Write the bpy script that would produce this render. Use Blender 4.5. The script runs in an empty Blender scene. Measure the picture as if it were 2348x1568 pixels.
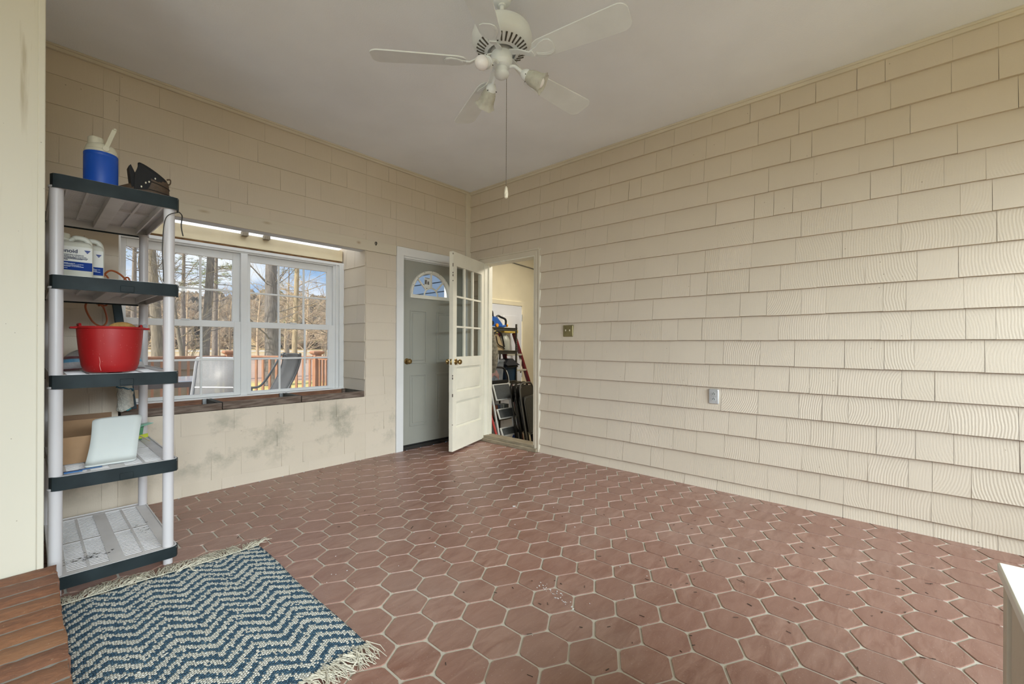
import bpy, math, random
from mathutils import Vector, Matrix
PI = math.pi
rnd = random.Random(7)
S = bpy.context.scene
COL = S.collection

# ------------------------------------------------------------------ camera, sky, sun, lights, exposure
YAW = 0.83556            # angle between the view's right vector and the window wall
RV = Vector((math.cos(YAW), -math.sin(YAW), 0)); FV = Vector((math.sin(YAW), math.cos(YAW), 0))
cam = bpy.data.cameras.new('camera'); camo = bpy.data.objects.new('camera', cam); COL.objects.link(camo)
camo.location = (-3.6327, -3.8985, 1.13)
roll = 0.004153
xr = RV * math.cos(roll) + Vector((0, 0, 1)) * math.sin(roll)
zr = -FV; yr = zr.cross(xr)
camo.rotation_euler = Matrix((xr, yr, zr)).transposed().to_euler()
cam.sensor_width = 36; cam.lens = 995.28 / 2348 * 36
cam.shift_x = (1174 - 1162.07) / 2348; cam.shift_y = (790.05 - 784) / 2348
cam.clip_start = .02; cam.clip_end = 600
S.camera = camo
S.view_settings.view_transform = 'Standard'; S.view_settings.look = 'None'
S.view_settings.gamma = 1; S.view_settings.use_curve_mapping = False
S.view_settings.exposure = 0.05
try:
    S.cycles.use_denoising = True
    S.cycles.max_bounces = 10; S.cycles.diffuse_bounces = 6; S.cycles.transparent_max_bounces = 24
except Exception: pass

W = bpy.data.worlds.new('sky'); S.world = W; W.use_nodes = True
nt = W.node_tree; nt.nodes.clear()
out = nt.nodes.new('ShaderNodeOutputWorld'); bg = nt.nodes.new('ShaderNodeBackground')
tc = nt.nodes.new('ShaderNodeTexCoord'); mp = nt.nodes.new('ShaderNodeMapping')
mp.inputs['Scale'].default_value = (1, 1, 2.4); mp.inputs['Location'].default_value = (.35, .1, .2)
nz = nt.nodes.new('ShaderNodeTexNoise'); nz.inputs['Scale'].default_value = 3.2; nz.inputs['Detail'].default_value = 6
rp = nt.nodes.new('ShaderNodeValToRGB')
rp.color_ramp.elements[0].position = .44; rp.color_ramp.elements[0].color = (.27, .46, .74, 1)
rp.color_ramp.elements[1].position = .60; rp.color_ramp.elements[1].color = (.93, .96, 1, 1)
nt.links.new(tc.outputs['Generated'], mp.inputs['Vector']); nt.links.new(mp.outputs[0], nz.inputs['Vector'])
nt.links.new(nz.outputs['Fac'], rp.inputs[0]); nt.links.new(rp.outputs[0], bg.inputs['Color'])
bg.inputs['Strength'].default_value = 1.15
nt.links.new(bg.outputs[0], out.inputs[0])

def lamp(name, kind, loc, energy, color, size=None, direction=None, **kw):
    l = bpy.data.lights.new(name, kind); l.energy = energy; l.color = color
    if kind == 'AREA': l.shape = 'RECTANGLE'; l.size, l.size_y = size
    for k, v in kw.items(): setattr(l, k, v)
    o = bpy.data.objects.new(name, l); COL.objects.link(o); o.location = loc
    if direction: o.rotation_euler = Vector(direction).to_track_quat('-Z', 'Z').to_euler()
    return o
lamp('sun', 'SUN', (0, 0, 20), 6.2, (1, .93, .80), direction=(.88, .03, -.62), angle=.01)
# unseen area lamps added as interior fill, standing in for daylight from the open sides
lamp('daylight_fill_back', 'AREA', (-2.9, -9.3, 2.95), 700, (.86, .955, 1.0), (6.0, 1.5), (0.16, 1, -.38), spread=math.radians(150))
lamp('daylight_fill_side', 'AREA', (-6.6, -3.85, 1.45), 50, (.84, .92, 1.0), (4.4, 1.6), (1, .12, .12), spread=math.radians(165))
# unseen lamp added under the garage ceiling to brighten the garage
lamp('garage_fill', 'AREA', (.95, -.95, 2.45), 30, (1, .93, .80), (.5, .5), (0, 0.2, -1))

# ------------------------------------------------------------------ materials
MATS = {}
def nodes_of(name):
    m = bpy.data.materials.new(name); m.use_nodes = True; MATS[name] = m
    n = m.node_tree; b = n.nodes['Principled BSDF']
    return m, n, b
def N(n, t, **k):
    x = n.nodes.new(t)
    for a, v in k.items():
        if a in x.inputs: x.inputs[a].default_value = v
        else: setattr(x, a, v)
    return x
def mat(name, c, rough=.6, metal=0, var=.10, vs=6, bump=0, bs=60, spec=None, c2=None, trans=0, alpha=None, coords='Object', stretch=None, detail=4):
    """principled material with a noise between two shades and an optional noise bump"""
    if name in MATS: return MATS[name]
    m, n, b = nodes_of(name)
    c = tuple(c)
    lo = tuple(max(0, x * (1 - var)) for x in c) if c2 is None else c
    hi = tuple(min(1, x * (1 + var)) for x in c) if c2 is None else c2
    t = N(n, 'ShaderNodeTexCoord'); src = t.outputs[coords]
    if stretch:
        q = N(n, 'ShaderNodeMapping'); q.inputs['Scale'].default_value = stretch
        n.links.new(src, q.inputs['Vector']); src = q.outputs[0]
    z = N(n, 'ShaderNodeTexNoise'); z.inputs['Scale'].default_value = vs; z.inputs['Detail'].default_value = detail
    r = N(n, 'ShaderNodeValToRGB'); r.color_ramp.elements[0].position = .35; r.color_ramp.elements[1].position = .65
    r.color_ramp.elements[0].color = (*lo, 1); r.color_ramp.elements[1].color = (*hi, 1)
    n.links.new(src, z.inputs['Vector']); n.links.new(z.outputs['Fac'], r.inputs[0]); n.links.new(r.outputs[0], b.inputs['Base Color'])
    b.inputs['Roughness'].default_value = rough; b.inputs['Metallic'].default_value = metal
    if spec is not None: b.inputs['Specular IOR Level'].default_value = spec
    if trans: b.inputs['Transmission Weight'].default_value = trans
    if alpha is not None: b.inputs['Alpha'].default_value = alpha
    if bump:
        z2 = N(n, 'ShaderNodeTexNoise'); z2.inputs['Scale'].default_value = bs; z2.inputs['Detail'].default_value = 3
        bp = N(n, 'ShaderNodeBump'); bp.inputs['Strength'].default_value = bump; bp.inputs['Distance'].default_value = .01
        n.links.new(src, z2.inputs['Vector']); n.links.new(z2.outputs['Fac'], bp.inputs['Height']); n.links.new(bp.outputs[0], b.inputs['Normal'])
    return m
def mix(n, fac, a, b, blend='MIX'):
    x = n.nodes.new('ShaderNodeMix'); x.data_type = 'RGBA'; x.blend_type = blend
    for s, v in ((0, fac), (6, a), (7, b)):
        if hasattr(v, 'is_output') or isinstance(v, bpy.types.NodeSocket): n.links.new(v, x.inputs[s])
        else: x.inputs[s].default_value = v if not isinstance(v, tuple) else (*v, 1)[:4]
    return x.outputs[2]
def mth(n, op, a, b=None, c=None):
    x = n.nodes.new('ShaderNodeMath'); x.operation = op
    for i, v in enumerate((a, b, c)):
        if v is None: continue
        if isinstance(v, bpy.types.NodeSocket): n.links.new(v, x.inputs[i])
        else: x.inputs[i].default_value = v
    return x.outputs[0]

def shingle_material(name, base, stains):
    """cream paint over sawn cedar: arc-shaped saw marks from per-shingle coordinates, specks, mould on the low band"""
    m, n, b = nodes_of(name)
    att = N(n, 'ShaderNodeAttribute', attribute_name='col')
    sp = n.nodes.new('ShaderNodeSeparateColor'); n.links.new(att.outputs['Color'], sp.inputs[0])
    uv = N(n, 'ShaderNodeUVMap', uv_map='arc')
    sx = n.nodes.new('ShaderNodeSeparateXYZ'); n.links.new(uv.outputs[0], sx.inputs[0])
    r = mth(n, 'SQRT', mth(n, 'ADD', mth(n, 'MULTIPLY', sx.outputs[0], sx.outputs[0]), mth(n, 'MULTIPLY', sx.outputs[1], sx.outputs[1])))
    t = N(n, 'ShaderNodeTexCoord')
    nz = N(n, 'ShaderNodeTexNoise'); nz.inputs['Scale'].default_value = 5; nz.inputs['Detail'].default_value = 2
    n.links.new(t.outputs['Object'], nz.inputs['Vector'])
    ph = mth(n, 'ADD', mth(n, 'MULTIPLY', r, 470.0), mth(n, 'MULTIPLY', nz.outputs['Fac'], 15.0))
    arc = mth(n, 'MULTIPLY', mth(n, 'SINE', ph), sp.outputs[0])
    fine = N(n, 'ShaderNodeTexNoise'); fine.inputs['Scale'].default_value = 170; n.links.new(t.outputs['Object'], fine.inputs['Vector'])
    mp = N(n, 'ShaderNodeMapping'); mp.inputs['Scale'].default_value = (140, 140, 7); n.links.new(t.outputs['Object'], mp.inputs['Vector'])
    gr = N(n, 'ShaderNodeTexNoise'); gr.inputs['Scale'].default_value = 1; gr.inputs['Detail'].default_value = 2; n.links.new(mp.outputs[0], gr.inputs['Vector'])
    hgt = mth(n, 'ADD', mth(n, 'MULTIPLY', arc, .34), mth(n, 'ADD', mth(n, 'MULTIPLY', fine.outputs['Fac'], .35), mth(n, 'MULTIPLY', gr.outputs['Fac'], .35)))
    bp = N(n, 'ShaderNodeBump'); bp.inputs['Strength'].default_value = .55; bp.inputs['Distance'].default_value = .0022
    n.links.new(hgt, bp.inputs['Height']); n.links.new(bp.outputs[0], b.inputs['Normal'])
    big = N(n, 'ShaderNodeTexNoise'); big.inputs['Scale'].default_value = 2.2; big.inputs['Detail'].default_value = 5
    n.links.new(t.outputs['Object'], big.inputs['Vector'])
    c1 = mix(n, big.outputs['Fac'], tuple(x * .93 for x in base), tuple(min(1, x * 1.07) for x in base))
    tint = mix(n, mth(n, 'MULTIPLY', sp.outputs[1], .35), c1, tuple((base[0] * .90, base[1] * .90, base[2] * .87)))
    # specks
    vo = N(n, 'ShaderNodeTexVoronoi'); vo.inputs['Scale'].default_value = 11; n.links.new(t.outputs['Object'], vo.inputs['Vector'])
    spk = mth(n, 'LESS_THAN', vo.outputs['Distance'], .035)
    colr = mix(n, mth(n, 'MULTIPLY', spk, .65), tint, (.16, .12, .08))
    if stains:
        so = n.nodes.new('ShaderNodeSeparateXYZ'); n.links.new(t.outputs['Object'], so.inputs[0])
        zz = so.outputs[2]
        band = mth(n, 'MULTIPLY', mth(n, 'SMOOTH_MIN', mth(n, 'MULTIPLY', mth(n, 'SUBTRACT', .66, zz), 6.0), 1.0, .2), mth(n, 'SMOOTH_MIN', mth(n, 'MULTIPLY', mth(n, 'SUBTRACT', zz, .08), 7.0), 1.0, .2))
        bandc = n.nodes.new('ShaderNodeClamp'); n.links.new(band, bandc.inputs[0])
        m1 = N(n, 'ShaderNodeTexNoise'); m1.inputs['Scale'].default_value = 3.3; m1.inputs['Detail'].default_value = 8; m1.inputs['Roughness'].default_value = .68
        n.links.new(t.outputs['Object'], m1.inputs['Vector'])
        rr = N(n, 'ShaderNodeValToRGB'); rr.color_ramp.elements[0].position = .50; rr.color_ramp.elements[1].position = .66
        n.links.new(m1.outputs['Fac'], rr.inputs[0])
        f = mth(n, 'MULTIPLY', mth(n, 'MULTIPLY', rr.outputs[0], bandc.outputs[0]), .62)
        colr = mix(n, f, colr, (.21, .21, .16))
    n.links.new(colr, b.inputs['Base Color']); b.inputs['Roughness'].default_value = .62
    return m

CREAM = (.60, .525, .425)
M_SHB = shingle_material('painted_shingle_sawn', CREAM, False)
M_SHA = shingle_material('painted_shingle_smooth', CREAM, True)
M_TRIMC = mat('cream_trim_paint', (.61, .555, .45), .55, var=.05, vs=3, bump=.1, bs=40)
M_CEIL = mat('ceiling_paint', (.82, .86, .93), .8, var=.045, vs=1.2, bump=.12, bs=120)
M_WHITE = mat('white_window_paint', (.70, .70, .69), .42, var=.03, vs=4)
M_DOORG = mat('grey_door_paint', (.30, .30, .262), .38, var=.03, vs=2)
M_DOORW = mat('cream_door_paint', (.74, .71, .60), .45, var=.04, vs=5)
M_BRASS = mat('aged_brass', (.36, .25, .11), .32, metal=1, var=.2, vs=40)
M_BLACK = mat('black_plastic', (.012, .012, .012), .45)
M_DARKM = mat('dark_metal', (.035, .033, .03), .5, metal=.4)
M_STEEL = mat('galvanised_steel', (.32, .33, .33), .38, metal=.8)
M_FANW = mat('fan_white_enamel', (.72, .76, .78), .4, var=.03, vs=9)
M_GREYP = mat('grey_white_plastic', (.66, .65, .66), .45, var=.06, vs=7)
M_POST = mat('white_pvc', (.54, .525, .54), .35, var=.05, vs=3)
M_RIM = mat('dark_blue_green_plastic', (.015, .023, .026), .55, var=.25, vs=9, spec=.2)
M_WOODW = mat('weathered_brown_wood', (.10, .068, .050), .8, c2=(.20, .155, .125), vs=5, stretch=(2, 14, 14), bump=.4, bs=30)
M_GREYW = mat('weathered_sill_wood', (.22, .18, .12), .7, c2=(.33, .28, .20), vs=5, stretch=(14, 2, 14), bump=.3, bs=30)
M_ORANGE = mat('cedar_stain', (.36, .165, .085), .6, c2=(.46, .23, .125), vs=4, stretch=(8, 8, 1.5))

def glass_mat(name, tint=(1, 1, 1), refl=.07, haze=0.0):
    m = bpy.data.materials.new(name); m.use_nodes = True; MATS[name] = m; n = m.node_tree; n.nodes.clear()
    o = n.nodes.new('ShaderNodeOutputMaterial'); tr = n.nodes.new('ShaderNodeBsdfTransparent'); gl = n.nodes.new('ShaderNodeBsdfGlossy')
    tr.inputs[0].default_value = (*tint, 1); gl.inputs['Roughness'].default_value = .03
    lw = n.nodes.new('ShaderNodeLayerWeight'); lw.inputs[0].default_value = .25
    f = mth(n, 'ADD', mth(n, 'MULTIPLY', lw.outputs['Fresnel'], .03), refl * .12)
    ms = n.nodes.new('ShaderNodeMixShader'); n.links.new(f, ms.inputs[0]); n.links.new(tr.outputs[0], ms.inputs[1]); n.links.new(gl.outputs[0], ms.inputs[2])
    last = ms.outputs[0]
    if haze:
        df = n.nodes.new('ShaderNodeBsdfDiffuse'); df.inputs[0].default_value = (.75, .76, .76, 1)
        t = n.nodes.new('ShaderNodeTexCoord'); z = n.nodes.new('ShaderNodeTexNoise'); z.inputs['Scale'].default_value = 14; n.links.new(t.outputs['Object'], z.inputs['Vector'])
        m2 = n.nodes.new('ShaderNodeMixShader'); n.links.new(mth(n, 'MULTIPLY', z.outputs['Fac'], haze * 2), m2.inputs[0])
        n.links.new(last, m2.inputs[1]); n.links.new(df.outputs[0], m2.inputs[2]); last = m2.outputs[0]
    n.links.new(last, o.inputs[0])
    return m
M_GLASS = glass_mat('dusty_window_glass', (.97, .98, .98), haze=.05)
M_CLEAR = glass_mat('clear_plastic', (.86, .90, .93), haze=.16)
M_GLASSD = glass_mat('door_glass', (.9, .92, .92), .2)

# ------------------------------------------------------------------ mesh helpers
class MB:
    def __init__(s, T=None): s.v = []; s.f = []; s.uv = []; s.col = []; s.T = T; s.c = (0, 0, 0, 1); s.nb = 0
    def add(s, vs, fs, uvs=None):
        b = len(s.v)
        s.v += [(s.T @ Vector(p)) if s.T else Vector(p) for p in vs]
        for i, f in enumerate(fs):
            s.f.append([b + k for k in f]); s.uv.append(uvs[i] if uvs else None); s.col.append(s.c)
        return s
    def box(s, x0, x1, y0, y1, z0, z1):
        if x0 > x1: x0, x1 = x1, x0
        if y0 > y1: y0, y1 = y1, y0
        if z0 > z1: z0, z1 = z1, z0
        e = s.nb % 9 * .00012; s.nb += 1      # no two boxes of one part share a face
        x0 -= e; x1 += e; y0 -= e; y1 += e; z0 -= e; z1 += e
        return s.add([(x0, y0, z0), (x1, y0, z0), (x1, y1, z0), (x0, y1, z0), (x0, y0, z1), (x1, y0, z1), (x1, y1, z1), (x0, y1, z1)],
                     [(0, 3, 2, 1), (4, 5, 6, 7), (0, 1, 5, 4), (1, 2, 6, 5), (2, 3, 7, 6), (3, 0, 4, 7)])
    def obox(s, c, u, v, w, hu, hv, hw):
        c = Vector(c); u = Vector(u).normalized() * hu; v = Vector(v).normalized() * hv; w = Vector(w).normalized() * hw
        P = [c + a * u + b * v + d * w for d in (-1, 1) for a, b in ((-1, -1), (1, -1), (1, 1), (-1, 1))]
        return s.add(P, [(0, 3, 2, 1), (4, 5, 6, 7), (0, 1, 5, 4), (1, 2, 6, 5), (2, 3, 7, 6), (3, 0, 4, 7)])
    def bar(s, a, b, w, t, up=(0, 0, 1)):
        a = Vector(a); b = Vector(b); d = b - a; L = d.length; d.normalize(); u = Vector(up)
        v = u.cross(d)
        if v.length < 1e-4: v = Vector((1, 0, 0)).cross(d)
        v.normalize(); u = d.cross(v)
        return s.obox((a + b) / 2, d, v, u, L / 2, w / 2, t / 2)
    def loft(s, rings, cap=True, closed=False):
        n = len(rings[0]); b = []; vs = [p for r in rings for p in r]; fs = []
        m = len(rings)
        for i in range(m if closed else m - 1):
            for k in range(n):
                fs.append((i * n + k, i * n + (k + 1) % n, ((i + 1) % m) * n + (k + 1) % n, ((i + 1) % m) * n + k))
        if cap and not closed: fs.append(tuple(range(n))[::-1]); fs.append(tuple((m - 1) * n + k for k in range(n)))
        return s.add(vs, fs)
    def tube(s, pts, r, n=8, cap=True, closed=False):
        pts = [Vector(p) for p in pts]; m = len(pts); rs = r if isinstance(r, (list, tuple)) else [r] * m
        rings = []; prev = None
        for i, p in enumerate(pts):
            if closed: d = pts[(i + 1) % m] - pts[i - 1]
            else: d = pts[min(i + 1, m - 1)] - pts[max(i - 1, 0)]
            d.normalize()
            if prev is None:
                a = Vector((0, 0, 1)) if abs(d.z) < .9 else Vector((1, 0, 0)); u = d.cross(a).normalized()
            else:
                u = prev - d * prev.dot(d)
                if u.length < 1e-5: u = d.cross(Vector((.3, .5, .8)))
                u.normalize()
            prev = u; w = d.cross(u)
            rings.append([p + (u * math.cos(2 * PI * k / n) + w * math.sin(2 * PI * k / n)) * rs[i] for k in range(n)])
        return s.loft(rings, cap, closed)
    def lathe(s, prof, c=(0, 0, 0), n=24, axis=None, cap=True, wav=None):
        M = Matrix.Translation(Vector(c))
        if axis is not None: M = M @ Vector(axis).to_track_quat('Z', 'Y').to_matrix().to_4x4()
        rings = []
        for i, (r, z) in enumerate(prof):
            rings.append([M @ Vector(((r + (wav(i, 2 * PI * k / n) if wav else 0)) * math.cos(2 * PI * k / n), (r + (wav(i, 2 * PI * k / n) if wav else 0)) * math.sin(2 * PI * k / n), z)) for k in range(n)])
        return s.loft(rings, cap)
    def ball(s, c, r, n=14, sc=(1, 1, 1)):
        m = n // 2 + 1; rings = []
        for i in range(m):
            a = -PI / 2 + PI * (i + .02) / (m - 1 + .04)
            rings.append([(c[0] + r * sc[0] * math.cos(a) * math.cos(2 * PI * k / n), c[1] + r * sc[1] * math.cos(a) * math.sin(2 * PI * k / n), c[2] + r * sc[2] * math.sin(a)) for k in range(n)])
        return s.loft(rings)
    def prism(s, poly, o, u, v, w):
        o = Vector(o); u = Vector(u); v = Vector(v); w = Vector(w)
        return s.loft([[o + u * a + v * b for a, b in poly], [o + u * a + v * b + w for a, b in poly]])
    def build(s, name, m, parent=None, bevel=0, smooth=35, sub=0, seg=2, solid=0):
        me = bpy.data.meshes.new(name)
        off = rootloc(parent) if parent is not None else Vector((0, 0, 0))
        me.from_pydata([tuple(p - off) for p in s.v], [], s.f)
        if any(u is not None for u in s.uv):
            l = me.uv_layers.new(name='arc'); i = 0
            for u, f in zip(s.uv, s.f):
                for k in range(len(f)):
                    l.data[i].uv = u[k] if u else (0, 0); i += 1
        if any(c != (0, 0, 0, 1) for c in s.col):
            ca = me.color_attributes.new('col', 'FLOAT_COLOR', 'CORNER'); i = 0
            for c, f in zip(s.col, s.f):
                for k in range(len(f)): ca.data[i].color = c; i += 1
        if m: me.materials.append(m)
        if smooth:
            me.polygons.foreach_set('use_smooth', [True] * len(me.polygons)); me.set_sharp_from_angle(angle=math.radians(smooth))
        me.update()
        o = bpy.data.objects.new(name, me); COL.objects.link(o)
        if parent is not None: o.parent = parent
        if bevel:
            b = o.modifiers.new('edge', 'BEVEL'); b.width = bevel; b.segments = seg; b.limit_method = 'ANGLE'; b.angle_limit = .6
        if sub:
            q = o.modifiers.new('soft', 'SUBSURF'); q.levels = sub; q.render_levels = sub
        if solid:
            q = o.modifiers.new('thick', 'SOLIDIFY'); q.thickness = solid; q.offset = 0
        return o
ROOTS = {}
def rootloc(p):
    while p.parent is not None: p = p.parent
    return ROOTS.get(p.name, Vector((0, 0, 0)))
def thing(name, label, cat, loc=(0, 0, 0), group=None):
    o = bpy.data.objects.new(name, None); COL.objects.link(o); o.empty_display_size = .1
    o.location = loc; ROOTS[o.name] = Vector(loc)
    o['label'] = label; o['category'] = cat
    if group: o['group'] = group
    return o
def tag(o, label, cat, group=None, loc=None, kind=None):
    o['label'] = label; o['category'] = cat
    if group: o['group'] = group
    if kind: o['kind'] = kind
    if loc is not None:      # move the origin to the thing's base
        L = Vector(loc); o.data.transform(Matrix.Translation(-L)); o.location = L; ROOTS[o.name] = L
    return o
def struct(o, label=None): o['kind'] = 'structure'; return o
def sroot(name):
    o = bpy.data.objects.new(name, None); COL.objects.link(o); o['kind'] = 'structure'; ROOTS[o.name] = Vector((0, 0, 0)); return o
def rrect(w, h, r, n=4, cx=0, cy=0):
    P = []
    for (sx, sy, a0) in ((1, 1, 0), (-1, 1, PI / 2), (-1, -1, PI), (1, -1, 3 * PI / 2)):
        for i in range(n + 1):
            a = a0 + PI / 2 * i / n
            P.append((cx + sx * (w / 2 - r) + r * math.cos(a), cy + sy * (h / 2 - r) + r * math.sin(a)))
    return P
def bez(pts, n=8):
    """Catmull-Rom through the points"""
    P = [Vector(p) for p in pts]; out = []
    for i in range(len(P) - 1):
        a = P[max(i - 1, 0)]; b = P[i]; c = P[i + 1]; d = P[min(i + 2, len(P) - 1)]
        for k in range(n):
            t = k / n
            out.append(.5 * ((2 * b) + (c - a) * t + (2 * a - 5 * b + 4 * c - d) * t * t + (3 * b - a - 3 * c + d) * t ** 3))
    out.append(P[-1]); return out
def text(s, name, size, loc, rot, m, parent, align='LEFT', bold=0, sx=1):
    c = bpy.data.curves.new(name, 'FONT'); c.body = s; c.size = size; c.align_x = align; c.align_y = 'CENTER'; c.offset = bold; c.extrude = .0002
    q = bpy.data.objects.new('tmp_text', c); COL.objects.link(q); bpy.context.view_layer.update()
    me = bpy.data.meshes.new_from_object(q.evaluated_get(bpy.context.evaluated_depsgraph_get())); bpy.data.objects.remove(q)
    me.name = name; me.materials.clear(); me.materials.append(m); o = bpy.data.objects.new(name, me); COL.objects.link(o)
    o.location = Vector(loc) - rootloc(parent); o.rotation_euler = rot; o.scale = (sx, 1, 1); o.parent = parent
    return o

# ------------------------------------------------------------------ room shell
H = 2.977
# floor: hexagonal terracotta tiles in a pale grout bed, one mesh
def floor_material():
    m, n, b = nodes_of('terracotta_hex_tile')
    att = N(n, 'ShaderNodeAttribute', attribute_name='col'); sp = n.nodes.new('ShaderNodeSeparateColor'); n.links.new(att.outputs['Color'], sp.inputs[0])
    t = N(n, 'ShaderNodeTexCoord')
    mp = N(n, 'ShaderNodeMapping'); mp.inputs['Scale'].default_value = (3, 10, 5); mp.inputs['Rotation'].default_value = (0, 0, .7); n.links.new(t.outputs['Object'], mp.inputs['Vector'])
    a = N(n, 'ShaderNodeTexNoise'); a.inputs['Scale'].default_value = 2.6; a.inputs['Detail'].default_value = 7; a.inputs['Roughness'].default_value = .62; a.inputs['Distortion'].default_value = .8; n.links.new(mp.outputs[0], a.inputs['Vector'])
    r = N(n, 'ShaderNodeValToRGB'); e = r.color_ramp.elements
    e[0].position = .34; e[0].color = (.215, .100, .072, 1); e[1].position = .68; e[1].color = (.365, .220, .172, 1)
    n.links.new(a.outputs['Fac'], r.inputs[0])
    c = mix(n, mth(n, 'MULTIPLY', sp.outputs[0], .55), r.outputs[0], (.275, .145, .112))
    c = mix(n, mth(n, 'MULTIPLY', sp.outputs[1], .35), c, (.205, .105, .075))
    g = N(n, 'ShaderNodeTexNoise'); g.inputs['Scale'].default_value = 1.1; g.inputs['Detail'].default_value = 5; n.links.new(t.outputs['Object'], g.inputs['Vector'])
    gr = N(n, 'ShaderNodeValToRGB'); gr.color_ramp.elements[0].position = .48; gr.color_ramp.elements[1].position = .75; n.links.new(g.outputs['Fac'], gr.inputs[0])
    c = mix(n, mth(n, 'MULTIPLY', gr.outputs[0], .30), c, (.36, .29, .25))
    f = N(n, 'ShaderNodeTexNoise'); f.inputs['Scale'].default_value = 150; n.links.new(t.outputs['Object'], f.inputs['Vector'])
    c = mix(n, mth(n, 'MULTIPLY', mth(n, 'GREATER_THAN', f.outputs['Fac'], .70), .5), c, (.5, .42, .36))
    grout = mix(n, g.outputs['Fac'], (.46, .43, .36), (.56, .53, .46))
    n.links.new(mix(n, sp.outputs[2], c, grout), b.inputs['Base Color'])
    n.links.new(mth(n, 'ADD', mth(n, 'MULTIPLY', a.outputs['Fac'], .22), .28), b.inputs['Roughness'])
    b.inputs['Specular IOR Level'].default_value = .65
    h = mth(n, 'ADD', mth(n, 'MULTIPLY', a.outputs['Fac'], 1.0), mth(n, 'MULTIPLY', f.outputs['Fac'], .25))
    bp = N(n, 'ShaderNodeBump'); bp.inputs['Strength'].default_value = .35; bp.inputs['Distance'].default_value = .004; n.links.new(h, bp.inputs['Height']); n.links.new(bp.outputs[0], b.inputs['Normal'])
    return m
def build_floor():
    s = .179775; th = math.radians(-59.827)
    a = Vector((math.cos(th), math.sin(th), 0)) * s; bh = Vector((math.sin(th), -math.cos(th), 0))
    # bh must point from a vertex towards the next row; rows step by s*sqrt(3)/2
    bh = Vector((math.cos(th - PI / 2), math.sin(th - PI / 2), 0))
    b = bh * s * math.sqrt(3) / 2; e = s / math.sqrt(3)
    O = Vector((-2.338066, -2.50656804, 0))
    m = MB(); m.c = (0, 0, 1, 1)
    X0, X1, Y0, Y1 = -6.6, 0.0, -6.32, 0.0
    m.box(X0, X1, Y0, Y1, -.08, -.0035)
    r2 = random.Random(3)
    c30 = []
    for row in range(-60, 60):
        for j2 in range(-90, 90):
            j = j2 + (.5 if row % 2 else 0)
            c = O + a * j + b * row + bh * e / 2 + a / 2
            if not (X0 - .1 < c.x < X1 + .1 and Y0 - .1 < c.y < Y1 + .1): continue
            if c.x < -3.75 and c.y < -1.3: continue
            rr = e * .944 * (1 + r2.uniform(-.006, .004)); c = c + Vector((r2.uniform(-.001, .001), r2.uniform(-.001, .001), 0))
            ring = []; inner = []
            off = math.atan2(bh.y, bh.x)
            for k in range(6):
                an = off + k * PI / 3
                p = c + Vector((math.cos(an), math.sin(an), 0)) * rr
                # blunt corners
                for da in (-.075, .075):
                    q = c + Vector((math.cos(an + da), math.sin(an + da), 0)) * rr * .972
                    ring.append(q)
            ring = [Vector((min(max(p.x, X0), X1), min(max(p.y, Y0), Y1), 0)) for p in ring]
            zt = r2.uniform(-.0006, .0006)
            m.c = (r2.random(), r2.random(), 0, 1)
            n_ = len(ring); vs = [(p.x, p.y, -.005) for p in ring] + [(c.x + (p.x - c.x) * .985, c.y + (p.y - c.y) * .985, zt) for p in ring]
            fs = [(k, (k + 1) % n_, n_ + (k + 1) % n_, n_ + k) for k in range(n_)] + [tuple(range(n_, 2 * n_))]
            m.add(vs, fs)
    return struct(m.build('floor', floor_material(), smooth=0))
build_floor()

# ceiling
struct(MB().box(-9.2, .1, -6.9, .12, H, H + .1).build('ceiling', M_CEIL, smooth=0))  # unseen overhang past the side wall is added to keep the sun out

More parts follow.
